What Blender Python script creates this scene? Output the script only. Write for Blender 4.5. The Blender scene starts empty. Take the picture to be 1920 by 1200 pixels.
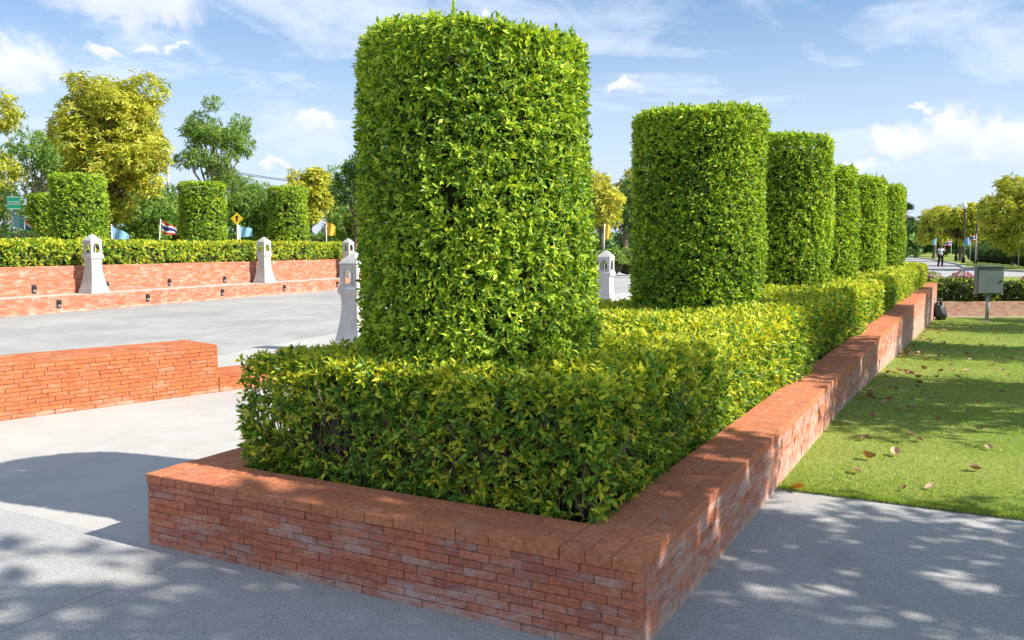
import bpy, bmesh, math, random
import numpy as np
from mathutils import Vector, Matrix

R = math.radians
rng = np.random.default_rng(11)
random.seed(5)
scene = bpy.context.scene
C = scene.collection

# ------------------------------------------------------------------ camera
cam_d = bpy.data.cameras.new('camera')
cam = bpy.data.objects.new('camera', cam_d)
C.objects.link(cam)
cam.location = (0, 0, 1.6)
cam.rotation_euler = (R(90 - 4.834), 0, 0)
cam_d.sensor_width = 36
cam_d.lens = 36 * 1620 / 1920
cam_d.clip_end = 3000
scene.camera = cam

# ------------------------------------------------------------------ sun, sky, exposure
SUN_DIR = Vector((0.939, -0.344, 0)).normalized()
SUN_EL = 40.0
sun_vec = Vector((SUN_DIR.x * math.cos(R(SUN_EL)), SUN_DIR.y * math.cos(R(SUN_EL)), math.sin(R(SUN_EL))))
sd = bpy.data.lights.new('sun', 'SUN')
sd.energy = 5.0
sd.angle = R(0.53)
sd.color = (1.0, 0.93, 0.82)
sun = bpy.data.objects.new('sun', sd)
C.objects.link(sun)
sun.rotation_euler = sun_vec.to_track_quat('Z', 'Y').to_euler()
sun.location = (20, -8, 20)

scene.view_settings.view_transform = 'Standard'
scene.view_settings.look = 'None'
scene.view_settings.gamma = 1
scene.view_settings.exposure = 0.70
scene.view_settings.use_curve_mapping = False
scene.render.engine = 'CYCLES'
scene.cycles.max_bounces = 7
scene.cycles.diffuse_bounces = 4
scene.cycles.glossy_bounces = 2
scene.cycles.transmission_bounces = 4

world = bpy.data.worlds.new('World')
scene.world = world
world.use_nodes = True


class NT:
    """small helper to write node trees"""
    def __init__(s, tree):
        s.t = tree
        s.t.nodes.clear()

    def n(s, typ, **kw):
        nd = s.t.nodes.new(typ)
        for k, v in kw.items():
            if k.startswith('i_'):
                key = k[2:]
                key = int(key) if key.isdigit() else key.replace('_', ' ')
                s.set(nd.inputs[key], v)
            else:
                setattr(nd, k, v)
        return nd

    def set(s, sock, v):
        if isinstance(v, bpy.types.NodeSocket):
            s.t.links.new(v, sock)
        else:
            sock.default_value = v

    def m(s, op, a, b=None, c=None, clamp=False):
        nd = s.t.nodes.new('ShaderNodeMath')
        nd.operation = op
        nd.use_clamp = clamp
        for i, v in enumerate((a, b, c)):
            if v is not None:
                s.set(nd.inputs[i], v)
        return nd.outputs[0]

    def ramp(s, v, lo, hi, a=0.0, b=1.0, smooth=True):
        nd = s.t.nodes.new('ShaderNodeMapRange')
        nd.interpolation_type = 'SMOOTHSTEP' if smooth else 'LINEAR'
        s.set(nd.inputs['Value'], v)
        nd.inputs['From Min'].default_value = lo
        nd.inputs['From Max'].default_value = hi
        nd.inputs['To Min'].default_value = a
        nd.inputs['To Max'].default_value = b
        return nd.outputs[0]

    def mix(s, f, a, b, blend='MIX'):
        nd = s.t.nodes.new('ShaderNodeMix')
        nd.data_type = 'RGBA'
        nd.blend_type = blend
        s.set(nd.inputs[0], f)
        for sock, v in ((nd.inputs[6], a), (nd.inputs[7], b)):
            if isinstance(v, tuple):
                v = (v + (1.0,))[:4]
            s.set(sock, v)
        return nd.outputs[2]

    def noise(s, vec, scale, detail=4.0, rough=0.55, dist=0.0):
        nd = s.t.nodes.new('ShaderNodeTexNoise')
        s.set(nd.inputs['Vector'], vec)
        nd.inputs['Scale'].default_value = scale
        nd.inputs['Detail'].default_value = detail
        nd.inputs['Roughness'].default_value = rough
        nd.inputs['Distortion'].default_value = dist
        return nd.outputs['Fac']

    def link(s, a, b):
        s.t.links.new(a, b)


def build_sky():
    N = NT(world.node_tree)
    sky = N.n('ShaderNodeTexSky', sky_type='NISHITA')
    sky.sun_disc = False
    sky.sun_elevation = R(SUN_EL)
    sky.sun_rotation = math.atan2(SUN_DIR.x, SUN_DIR.y)
    sky.air_density = 1.0
    sky.dust_density = 1.2
    sky.ozone_density = 1.6
    tc = N.n('ShaderNodeTexCoord')
    sep = N.n('ShaderNodeSeparateXYZ')
    N.link(tc.outputs['Generated'], sep.inputs[0])
    x, y, z = sep.outputs
    az = N.m('ARCTAN2', x, y)
    el = N.m('ARCSINE', z)
    azel = N.n('ShaderNodeCombineXYZ')
    N.set(azel.inputs[0], az)
    N.set(azel.inputs[1], el)
    azel = azel.outputs[0]
    # thin high veil: noise on a plane far above
    den = N.m('ADD', N.m('MAXIMUM', z, 0.0), 0.16)
    pl = N.n('ShaderNodeCombineXYZ')
    N.set(pl.inputs[0], N.m('DIVIDE', x, den))
    N.set(pl.inputs[1], N.m('DIVIDE', N.m('MULTIPLY', y, 1.0), den))
    pv = pl.outputs[0]
    n1 = N.noise(pv, 0.9, 7, 0.58, 0.9)
    n2 = N.noise(pv, 3.2, 8, 0.62, 1.2)
    veil = N.ramp(N.m('ADD', N.m('MULTIPLY', n1, 0.75), N.m('MULTIPLY', n2, 0.25)), 0.40, 0.61)
    low = N.ramp(el, 0.0, 0.34, 0.82, 0.0)
    veil = N.m('MAXIMUM', N.m('MULTIPLY', veil, 0.85), low)
    base = N.mix(1.0, sky.outputs[0], (.82, 1.05, 1.24), 'MULTIPLY')
    col = N.mix(veil, base, (6.0, 6.8, 8.0))
    # heaped clouds: az, el centre and half sizes in degrees
    blobs = [(-23.1, 14.9, 5.2, 2.3), (-29.4, 10.6, 3.9, 2.0), (-24.8, 11.4, 1.54, 0.6), (-22.5, 11.8, 0.88, 0.5), (-20.8, 11.9, 0.76, 0.3),
             (-12.7, 8.0, 1.68, 0.74), (-15.3, 5.5, 1.14, 0.45), (-1.4, 14.8, 0.6, 0.55), (7.4, 10.5, 1.28, 0.54), (24.0, 6.3, 2.1, 1.35),
             (22.8, 6.9, 0.57, 0.9), (26.6, 7.2, 1.5, 1.9), (29.4, 6.6, 2.8, 1.8), (25.2, 8.3, 0.87, 0.36), (21.0, 4.9, 1.95, 0.46), (32.6, 6.1, 2.05, 1.2),
             (-38.0, 9.0, 4.0, 1.8), (-50, 8, 5, 1.6), (48, 7, 4, 1.5), (70, 9, 5, 1.8), (-80, 10, 6, 2.0),
             (100, 8, 5, 1.6), (-115, 8, 5, 1.7), (140, 10, 6, 2), (-150, 9, 5, 1.8), (175, 11, 5, 1.8)]
    w1 = N.noise(azel, 26, 6, 0.62)
    w2 = N.n('ShaderNodeVectorMath', operation='ADD')
    N.link(azel, w2.inputs[0])
    w2.inputs[1].default_value = (7.3, 2.1, 0)
    w2n = N.noise(w2.outputs[0], 30, 6, 0.62)
    azw = N.m('ADD', az, N.m('MULTIPLY', N.m('SUBTRACT', w1, 0.5), 0.075))
    elw = N.m('ADD', el, N.m('MULTIPLY', N.m('SUBTRACT', w2n, 0.5), 0.060))
    cov = None
    up = None
    for a, e, wa, we in blobs:
        da = N.m('DIVIDE', N.m('SUBTRACT', azw, R(a)), R(wa))
        de = N.m('DIVIDE', N.m('SUBTRACT', elw, R(e - we * .35)), R(we))
        de2 = N.m('MAXIMUM', de, N.m('MULTIPLY', de, -1.7))
        d = N.m('SQRT', N.m('ADD', N.m('MULTIPLY', da, da), N.m('MULTIPLY', de2, de2)))
        mk = N.ramp(d, 1.15, 0.45)
        cov = mk if cov is None else N.m('MAXIMUM', cov, mk)
        u = N.m('MULTIPLY', mk, N.ramp(de, -0.5, 0.7))
        up = u if up is None else N.m('MAXIMUM', up, u)
    ccol = N.mix(N.m('MULTIPLY', up, N.ramp(w1, .3, .6, .6, 1)), (6.3, 6.7, 7.7), (8.4, 8.4, 8.5))
    col = N.mix(N.m('MULTIPLY', cov, 0.85), col, ccol)
    bg = N.n('ShaderNodeBackground')
    N.link(col, bg.inputs[0])
    bg.inputs[1].default_value = 0.086
    out = N.n('ShaderNodeOutputWorld')
    N.link(bg.outputs[0], out.inputs[0])


build_sky()

# ------------------------------------------------------------------ frames of reference
# main planter frame: origin at its near outer corner, S to the right (towards the lawn), T along the row
PO = Vector((0.49, 3.24, 0))
PT = Vector((0.4715, 0.8819, 0)).normalized()
PS = Vector((PT.y, -PT.x, 0))
PW, PLEN, PH = 2.78, 29.5, 0.385       # planter width, length, height
LEDGE = 0.34


def P(s, t, z=0.0):
    return PO + PS * s + PT * t + Vector((0, 0, z))


FO = Vector((-11.6, 19.64, 0))         # far (left) terrace frame
FT = Vector((0.369, 0.93, 0)).normalized()
FS = Vector((FT.y, -FT.x, 0))


def F(s, t, z=0.0):
    return FO + FS * s + FT * t + Vector((0, 0, z))


def lawn_z(x, y):
    d = Vector((x, y, 0)) - PO
    t = d.dot(PT)
    zz = -0.034 * max(0.0, min(t, 31.0) - 6.0)
    if t > 31:
        zz *= max(0.0, 1 - (t - 31) / 14.0)
    return zz


# ------------------------------------------------------------------ materials
MATS = {}


def principled(name, rough=0.8, spec=0.3):
    m = bpy.data.materials.new(name)
    m.use_nodes = True
    N = NT(m.node_tree)
    b = N.n('ShaderNodeBsdfPrincipled')
    b.inputs['Roughness'].default_value = rough
    b.inputs['Specular IOR Level'].default_value = spec
    o = N.n('ShaderNodeOutputMaterial')
    N.link(b.outputs[0], o.inputs[0])
    MATS[name] = m
    return m, N, b


def objpos(N):
    g = N.n('ShaderNodeNewGeometry')
    return g.outputs['Position']


def bump(N, b, h, strength=0.3, dist=0.01):
    bp = N.n('ShaderNodeBump')
    bp.inputs['Strength'].default_value = strength
    bp.inputs['Distance'].default_value = dist
    N.link(h, bp.inputs['Height'])
    N.link(bp.outputs[0], b.inputs['Normal'])


def mat_plain(name, col, rough=0.6, spec=0.4, metal=0.0, var=0.12, scale=9.0):
    m, N, b = principled(name, rough, spec)
    n = N.noise(objpos(N), scale, 5)
    c = N.mix(N.ramp(n, .3, .7), tuple(v * (1 - var) for v in col), tuple(min(1, v * (1 + var)) for v in col))
    N.link(c, b.inputs['Base Color'])
    b.inputs['Metallic'].default_value = metal
    bump(N, b, N.noise(objpos(N), scale * 9, 3), 0.12, 0.004)
    return m


def mat_concrete(name, a, bcol, speck=None, speck_scale=260.0, rough=0.9, crack=True):
    m, N, b = principled(name, rough, 0.2)
    p = objpos(N)
    big = N.noise(p, 0.45, 6, 0.6, 0.3)
    mid = N.noise(p, 3.1, 6, 0.65)
    c = N.mix(N.ramp(N.m('ADD', N.m('MULTIPLY', big, .6), N.m('MULTIPLY', mid, .4)), .36, .64), a, bcol)
    mp = N.n('ShaderNodeMapping')
    N.link(p, mp.inputs[0])
    mp.inputs['Rotation'].default_value = (0, 0, R(-28))
    mp.inputs['Scale'].default_value = (1, .12, 1)
    streak = N.noise(mp.outputs[0], 1.6, 6, .6)
    c = N.mix(N.ramp(streak, .52, .74, 0, .3), c, tuple(v * .72 for v in a))
    blot = N.noise(p, 1.15, 7, .72, .6)
    c = N.mix(N.ramp(blot, .56, .72, 0, .20), c, tuple(q * .62 for q in a))
    spot = N.noise(p, 11, 4, .6)
    c = N.mix(N.ramp(spot, .70, .80, 0, .35), c, tuple(q * .55 for q in a))
    if crack:
        wv = N.n('ShaderNodeTexNoise')
        N.link(p, wv.inputs['Vector'])
        wv.inputs['Scale'].default_value = 1.7
        wv.inputs['Detail'].default_value = 6
        va = N.n('ShaderNodeVectorMath', operation='MULTIPLY_ADD')
        N.link(wv.outputs['Color'], va.inputs[0])
        va.inputs[1].default_value = (.9, .9, 0)
        N.link(p, va.inputs[2])
        vc = N.n('ShaderNodeTexVoronoi', feature='DISTANCE_TO_EDGE')
        vc.inputs['Scale'].default_value = .27
        N.link(va.outputs[0], vc.inputs['Vector'])
        c = N.mix(N.ramp(vc.outputs['Distance'], .0012, .0004, 0, .22), c, tuple(q * .35 for q in a))
    if speck:
        v = N.n('ShaderNodeTexVoronoi')
        v.inputs['Scale'].default_value = speck_scale
        N.link(p, v.inputs['Vector'])
        sp = N.n('ShaderNodeSeparateColor')
        N.link(v.outputs['Color'], sp.inputs[0])
        dark = N.ramp(sp.outputs[0], .6, .85)
        c = N.mix(N.m('MULTIPLY', dark, .6), c, speck)
        light = N.ramp(sp.outputs[1], .8, .93)
        c = N.mix(N.m('MULTIPLY', light, .55), c, tuple(min(.85, q * 1.5) for q in bcol))
        bump(N, b, N.m('MULTIPLY', v.outputs['Distance'], 1.0), .5, .004)
    else:
        bump(N, b, N.noise(p, 90, 5, .7), .3, .004)
    N.link(c, b.inputs['Base Color'])
    return m


mat_concrete('pale_concrete', (.41, .395, .37), (.48, .465, .44))
mat_concrete('plaza_concrete', (.30, .295, .285), (.40, .395, .38))
mat_concrete('aggregate', (.38, .375, .365), (.46, .45, .435), speck=(.17, .17, .175), speck_scale=250)
mat_concrete('road_concrete', (.33, .325, .32), (.41, .405, .39))
mat_concrete('kerb_concrete', (.36, .35, .33), (.46, .45, .43))


def mat_brick(name, cols, effl, white=(.62, .53, .47), light=1.0):
    """fired clay; every brick its own tone; lime bloom as blotches"""
    m, N, b = principled(name, .88, .2)
    p = objpos(N)
    oi = N.n('ShaderNodeObjectInfo')
    at = N.n('ShaderNodeAttribute', attribute_name='tone')
    r = N.m('FRACT', N.m('ADD', oi.outputs['Random'], at.outputs['Fac']))
    cr = N.n('ShaderNodeValToRGB')
    N.link(r, cr.inputs[0])
    cr.color_ramp.interpolation = 'LINEAR'
    el = cr.color_ramp.elements
    while len(el) < len(cols):
        el.new(0.5)
    for i, c in enumerate(cols):
        el[i].position = i / (len(cols) - 1)
        el[i].color = tuple(v * light for v in c) + (1,)
    grain = N.noise(p, 42, 6, .65)
    c = N.mix(N.ramp(grain, .3, .72, 0, .55), cr.outputs[0], (.20 * light, .066 * light, .042 * light))
    # lime bloom: blotches stretched along the courses
    mp = N.n('ShaderNodeMapping')
    N.link(p, mp.inputs[0])
    mp.inputs['Scale'].default_value = (1, 1, 3.2)
    e1 = N.noise(mp.outputs[0], 3.4, 7, .68, .4)
    e2 = N.noise(mp.outputs[0], 24, 5, .7)
    e = N.m('ADD', N.m('MULTIPLY', e1, .68), N.m('MULTIPLY', e2, .32))
    e = N.m('ADD', e, N.m('MULTIPLY', N.m('SUBTRACT', r, .5), .07))
    sz = N.n('ShaderNodeSeparateXYZ')
    N.link(p, sz.inputs[0])
    e = N.m('ADD', e, N.ramp(sz.outputs[2], .11, .0, 0, .10))
    f = N.ramp(e, .58 - effl * .20, .80 - effl * .14, 0, .78)
    c = N.mix(f, c, white)
    N.link(c, b.inputs['Base Color'])
    bump(N, b, N.m('ADD', N.noise(p, 70, 5, .7), N.m('MULTIPLY', e2, .4)), .5, .005)
    return m


BR = [(.62, .195, .10), (.68, .24, .13), (.50, .155, .09), (.64, .21, .10), (.57, .195, .12), (.42, .135, .09), (.68, .26, .15)]
mat_brick('brick_planter', BR, .58, white=(.56, .46, .41))
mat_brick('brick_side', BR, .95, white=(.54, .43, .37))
mat_brick('brick_coping', [(.62, .22, .105), (.68, .255, .125), (.57, .205, .11), (.65, .23, .10)], .25, white=(.54, .36, .29))
mat_brick('brick_red', [(.52, .155, .055), (.60, .20, .075), (.46, .135, .05), (.56, .18, .065), (.50, .16, .065)], .42, white=(.60, .38, .28))
mat_brick('brick_far', [(.52, .18, .095), (.58, .23, .13), (.46, .155, .08), (.55, .21, .11)], .72, white=(.64, .48, .38))
mat_plain('mortar', (.20, .145, .115), .95, .1, var=.25, scale=12)
mat_plain('soil', (.055, .038, .025), .95, .1, var=.4, scale=14)
mat_plain('bark', (.17, .125, .085), .9, .15, var=.4, scale=8)
mat_plain('pale_bark', (.34, .27, .20), .9, .15, var=.35, scale=8)
mat_plain('twig', (.20, .15, .10), .85, .2, var=.35, scale=30)
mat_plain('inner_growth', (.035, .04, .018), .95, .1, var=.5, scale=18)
def mat_stone():
    m, N, b = principled('stone_white', .85, .2)
    p = objpos(N)
    mp = N.n('ShaderNodeMapping')
    N.link(p, mp.inputs[0])
    mp.inputs['Scale'].default_value = (1, 1, .13)
    st = N.noise(mp.outputs[0], 16, 6, .65)
    bl = N.noise(p, 7, 6, .7)
    c = N.mix(N.ramp(bl, .35, .65), (.46, .45, .43), (.53, .52, .50))
    c = N.mix(N.ramp(st, .53, .72, 0, .5), c, (.27, .26, .24))
    N.link(c, b.inputs['Base Color'])
    bump(N, b, N.noise(p, 120, 4, .7), .3, .003)


mat_stone()
mat_plain('lamp_black', (.012, .013, .014), .6, .25)
mat_plain('light_housing', (.045, .048, .052), .5, .5)
mat_plain('light_lens', (.30, .30, .30), .25, .6)
mat_plain('cabinet_grey', (.14, .175, .178), .5, .45, var=.06, scale=3)
mat_plain('galvanised', (.36, .38, .38), .45, .5, metal=.4)
mat_plain('pole_white', (.72, .72, .72), .5, .4)
mat_plain('flag_red', (.55, .035, .045), .8, .2)
mat_plain('flag_white', (.75, .75, .76), .8, .2)
mat_plain('flag_blue', (.06, .055, .26), .8, .2)
mat_plain('flag_sky', (.26, .50, .74), .8, .2)
mat_plain('flag_yellow', (.80, .50, .06), .8, .2)
mat_plain('sign_green', (.015, .27, .17), .5, .4)
mat_plain('sign_yellow', (.80, .52, .03), .5, .4)
mat_plain('bag_black', (.017, .024, .032), .4, .5, var=.4, scale=20)
mat_plain('skin', (.36, .21, .14), .6, .4)
mat_plain('shirt', (.58, .60, .68), .9, .2)
mat_plain('trousers', (.015, .016, .022), .9, .2)
mat_plain('straw_hat', (.22, .13, .08), .9, .2)
mat_plain('globe_glass', (.78, .80, .80), .25, .5)
mat_plain('cable', (.03, .03, .035), .6, .3)


def mat_leaf(name, rough=.42, trans=.38, gloss=.32):
    m = bpy.data.materials.new(name)
    m.use_nodes = True
    N = NT(m.node_tree)
    at = N.n('ShaderNodeAttribute', attribute_name='leaf_colour')
    b = N.n('ShaderNodeBsdfPrincipled')
    b.inputs['Roughness'].default_value = rough
    b.inputs['Specular IOR Level'].default_value = gloss
    N.link(at.outputs['Color'], b.inputs['Base Color'])
    tr = N.n('ShaderNodeBsdfTranslucent')
    tcol = N.mix(1.0, at.outputs['Color'], (1.25, 1.15, .55), 'MULTIPLY')
    N.link(tcol, tr.inputs[0])
    mx = N.n('ShaderNodeMixShader')
    mx.inputs[0].default_value = trans
    N.link(b.outputs[0], mx.inputs[1])
    N.link(tr.outputs[0], mx.inputs[2])
    o = N.n('ShaderNodeOutputMaterial')
    N.link(mx.outputs[0], o.inputs[0])
    MATS[name] = m


mat_leaf('leaf')
mat_leaf('leaf_dull', .6, .35, .25)
mat_leaf('grass_blade', .6, .35, .2)
mat_leaf('dry', .75, .15, .2)


def mat_turf():
    m, N, b = principled('turf', .95, .1)
    p = objpos(N)
    n1 = N.noise(p, .5, 5, .6)
    n2 = N.noise(p, 30, 5, .7)
    c = N.mix(N.ramp(n1, .35, .65), (.19, .26, .045), (.29, .33, .08))
    c = N.mix(N.ramp(n2, .4, .7, 0, .6), c, (.085, .14, .024))
    N.link(c, b.inputs['Base Color'])
    bump(N, b, n2, .8, .02)


mat_turf()


# ------------------------------------------------------------------ object helpers
def tag(o, label=None, cat=None, group=None, kind=None):
    if label: o['label'] = label
    if cat: o['category'] = cat
    if group: o['group'] = group
    if kind: o['kind'] = kind
    return o


def empty(name, loc=(0, 0, 0), rz=0.0):
    o = bpy.data.objects.new(name, None)
    o.empty_display_size = .2
    C.objects.link(o)
    o.location = loc
    o.rotation_euler = (0, 0, rz)
    return o


def link(name, me, mat=None, parent=None, loc=None, rz=None):
    o = bpy.data.objects.new(name, me)
    C.objects.link(o)
    if mat:
        if isinstance(mat, str):
            mat = MATS[mat]
        if not me.materials:
            me.materials.append(mat)
    if parent:
        o.parent = parent
    if loc is not None:
        o.location = loc
    if rz is not None:
        o.rotation_euler = (0, 0, rz)
    return o


class Geo:
    """collects numpy chunks of vertices and faces, links them as one mesh"""
    def __init__(s):
        s.v, s.f3, s.f4, s.c, s.n = [], [], [], [], 0

    def add(s, v, f3=None, f4=None, c=None):
        v = np.asarray(v, dtype=np.float32).reshape(-1, 3)
        s.v.append(v)
        if f3 is not None and len(f3):
            s.f3.append(np.asarray(f3, dtype=np.int32).reshape(-1, 3) + s.n)
        if f4 is not None and len(f4):
            s.f4.append(np.asarray(f4, dtype=np.int32).reshape(-1, 4) + s.n)
        if c is not None:
            s.c.append(np.asarray(c, dtype=np.float32))
        s.n += len(v)

    def mesh(s, name, smooth=False, attr='leaf_colour'):
        me = bpy.data.meshes.new(name)
        v = np.concatenate(s.v)
        f3 = np.concatenate(s.f3) if s.f3 else np.zeros((0, 3), np.int32)
        f4 = np.concatenate(s.f4) if s.f4 else np.zeros((0, 4), np.int32)
        me.vertices.add(len(v))
        me.vertices.foreach_set('co', v.ravel())
        nl = f3.size + f4.size
        me.loops.add(nl)
        me.loops.foreach_set('vertex_index', np.concatenate([f3.ravel(), f4.ravel()]))
        me.polygons.add(len(f3) + len(f4))
        starts = np.concatenate([np.arange(len(f3)) * 3, f3.size + np.arange(len(f4)) * 4]).astype(np.int32)
        me.polygons.foreach_set('loop_start', starts)
        me.polygons.foreach_set('use_smooth', np.full(len(starts), bool(smooth)))
        if s.c:
            c = np.concatenate(s.c)
            if c.ndim == 1:
                a = me.attributes.new(attr, 'FLOAT', 'POINT')
                a.data.foreach_set('value', c)
            else:
                a = me.attributes.new(attr, 'FLOAT_COLOR', 'POINT')
                a.data.foreach_set('color', np.concatenate([c, np.ones((len(c), 1), np.float32)], 1).ravel())
        me.update(calc_edges=True)
        return me


BOXF = np.array([(0, 3, 2, 1), (4, 5, 6, 7), (0, 1, 5, 4), (1, 2, 6, 5), (2, 3, 7, 6), (3, 0, 4, 7)])


def boxv(lo, hi):
    (a, b, c), (d, e, f) = lo, hi
    return np.array([(a, b, c), (d, b, c), (d, e, c), (a, e, c), (a, b, f), (d, b, f), (d, e, f), (a, e, f)], float)


def box(g, lo, hi, frame=None, c=None):
    v = boxv(lo, hi)
    if frame is not None:
        v = xf(v, frame)
    g.add(v, f4=BOXF, c=c)


def xf(v, frame):
    o, a, b = frame
    v = np.asarray(v, float)
    return np.array(o)[None] + v[:, :1] * np.array(a)[None] + v[:, 1:2] * np.array(b)[None] + v[:, 2:] * np.array((0, 0, 1.0))[None]


def tube(g, pts, rad, n=7, cap=True):
    pts = [Vector(p) for p in pts]
    rad = rad if hasattr(rad, '__len__') else [rad] * len(pts)
    vs, fs = [], []
    for i, p in enumerate(pts):
        d = (pts[min(i + 1, len(pts) - 1)] - pts[max(i - 1, 0)]).normalized()
        u = d.cross(Vector((0.3, 1, .1)) if abs(d.y) < .9 else Vector((1, 0, 0))).normalized()
        w = d.cross(u)
        for k in range(n):
            a = 2 * math.pi * k / n
            vs.append(p + (u * math.cos(a) + w * math.sin(a)) * rad[i])
    for i in range(len(pts) - 1):
        for k in range(n):
            k2 = (k + 1) % n
            fs.append((i * n + k, i * n + k2, (i + 1) * n + k2, (i + 1) * n + k))
    f3 = []
    if cap:
        vs += [pts[0], pts[-1]]
        a, b = len(vs) - 2, len(vs) - 1
        m = (len(pts) - 1) * n
        for k in range(n):
            f3.append((a, (k + 1) % n, k))
            f3.append((b, m + k, m + (k + 1) % n))
    g.add([tuple(v) for v in vs], f3=f3, f4=fs)


def square_lathe(g, prof, corners=4, rot=math.pi / 4):
    """stack of square rings: prof = [(half side, z)]"""
    k = math.sqrt(2) if corners == 4 else 1
    vs, fs = [], []
    for r, z in prof:
        for c in range(corners):
            a = rot + 2 * math.pi * c / corners
            vs.append((r * k * math.cos(a), r * k * math.sin(a), z))
    for i in range(len(prof) - 1):
        for c in range(corners):
            c2 = (c + 1) % corners
            fs.append((i * corners + c, i * corners + c2, (i + 1) * corners + c2, (i + 1) * corners + c))
    g.add(vs, f4=fs)
    # caps as fans
    f3 = []
    m = len(prof) - 1
    g.add([(0, 0, prof[0][1]), (0, 0, prof[-1][1])] + vs[:corners] + vs[-corners:],
          f3=[(0, 2 + (c + 1) % corners, 2 + c) for c in range(corners)] +
             [(1, 2 + corners + c, 2 + corners + (c + 1) % corners) for c in range(corners)])


def copy_tree(o, parent=None):
    c = o.copy()
    C.objects.link(c)
    c.parent = parent
    for ch in list(o.children):
        copy_tree(ch, c)
    return c


# ------------------------------------------------------------------ leaves
L8 = np.array([(0, 0, 0), (.30, .44, .07), (.30, -.44, .02), (.70, .36, .02), (.70, -.36, -.03), (1, 0, -.13)])
L8_3 = np.array([(0, 2, 1), (3, 4, 5)])
L8_4 = np.array([(1, 2, 4, 3)])
L5 = np.array([(0, 0, 0), (.50, .5, .11), (.48, 0, -.03), (.50, -.5, .11), (1, 0, -.12)])
L5_3 = np.array([(0, 2, 1), (0, 3, 2), (1, 2, 4), (2, 3, 4)])
L4 = np.array([(0, 0, 0), (.45, .5, .08), (.45, -.5, .08), (1, 0, -.1)])
L4_3 = np.array([(0, 3, 1), (0, 2, 3)])


def unit(a):
    return a / np.maximum(np.linalg.norm(a, axis=1, keepdims=True), 1e-9)


def put_leaves(g, pos, d, nr, ln, wd, col, lod):
    """pos, d (along leaf), nr (leaf normal), length, width, colour; lod 1 = fine"""
    d = unit(d)
    nr = unit(nr - (nr * d).sum(1, keepdims=True) * d)
    b = np.cross(nr, d)
    tpl, f3, f4 = {1: (L8, L8_3, L8_4), 3: (L5, L5_3, None), 2: (L4, L4_3, None)}[lod]
    k = len(tpl)
    v = (pos[:, None] + tpl[None, :, :1] * (d * ln[:, None])[:, None]
         + tpl[None, :, 1:2] * (b * wd[:, None])[:, None] + tpl[None, :, 2:] * (nr * ln[:, None])[:, None])
    n = len(pos)
    off = (np.arange(n) * k)[:, None, None]
    g.add(v.reshape(-1, 3), f3=(f3[None] + off).reshape(-1, 3),
          f4=None if f4 is None else (f4[None] + off).reshape(-1, 4),
          c=np.repeat(col, k, axis=0))


def palette(pal, w, n, rg):
    """mix of listed colours with weights, each leaf jittered"""
    pal = np.array(pal)
    i = rg.choice(len(pal), n, p=np.array(w) / sum(w))
    j = rg.choice(len(pal), n, p=np.array(w) / sum(w))
    k = rg.random((n, 1)) * .5
    c = pal[i] * (1 - k) + pal[j] * k
    return np.clip(c * rg.uniform(.78, 1.22, (n, 1)), 0, 1)


def sprigs(g, p, nrm, rg, leaves, length, ratio, lod, old, young, yf, upb=.45, outb=.75, spread=(40, 88), jit=.5, gap=.006):
    """rosettes of leaves on short shoots; old / young = (palette, weights); yf = share of young leaves per shoot"""
    n = len(p)
    if n == 0:
        return
    a = unit(nrm * outb + np.array((0, 0, upb)) + rg.normal(0, jit, (n, 3)))
    ref = np.where(np.abs(a[:, 2:]) < .9, np.array((0, 0, 1.0)), np.array((1.0, 0, 0)))
    e1 = unit(np.cross(a, ref))
    e2 = np.cross(a, e1)
    ph = rg.random(n) * 6.28
    isy = rg.random(n) < yf
    for k in range(leaves):
        f = ph + k * 2.4 + rg.normal(0, .3, n)
        be = np.radians(rg.uniform(*spread, n)) * (1 - .35 * k / leaves)
        rad = e1 * np.cos(f)[:, None] + e2 * np.sin(f)[:, None]
        d = a * np.cos(be)[:, None] + rad * np.sin(be)[:, None]
        nr = a * np.sin(be)[:, None] - rad * np.cos(be)[:, None] + rg.normal(0, .28, (n, 3))
        ln = length * rg.uniform(.5, 1.3, n)
        co = palette(*old, n, rg)
        cy = palette(*young, n, rg)
        y = (isy & (rg.random(n) < .35 + .65 * k / leaves))[:, None]
        put_leaves(g, p + a * (k * gap) , d, nr, ln, ln * ratio * rg.uniform(.8, 1.2, n), np.where(y, cy, co), lod)


def wob(seed, n=7, lo=1.0, hi=6.0):
    r = np.random.default_rng(seed)
    k = r.normal(0, 1, (n, 3))
    k = unit(k) * r.uniform(lo, hi, (n, 1))
    ph = r.random(n) * 6.28
    def fn(p):
        return np.sin(np.asarray(p) @ k.T + ph).sum(1) / math.sqrt(n)
    return fn


OLD = ([(.075, .17, .026), (.11, .23, .034), (.055, .13, .024), (.16, .29, .042)], [3, 3, 2, 2])
MID = ([(.23, .40, .050), (.31, .48, .060), (.18, .34, .045)], [3, 2, 2])
YNG = ([(.50, .66, .058), (.61, .69, .070), (.41, .60, .052)], [3, 2, 3])
GOLD = ([(.72, .70, .055), (.62, .67, .055), (.75, .71, .09), (.50, .62, .055)], [3, 3, 1, 2])


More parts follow.
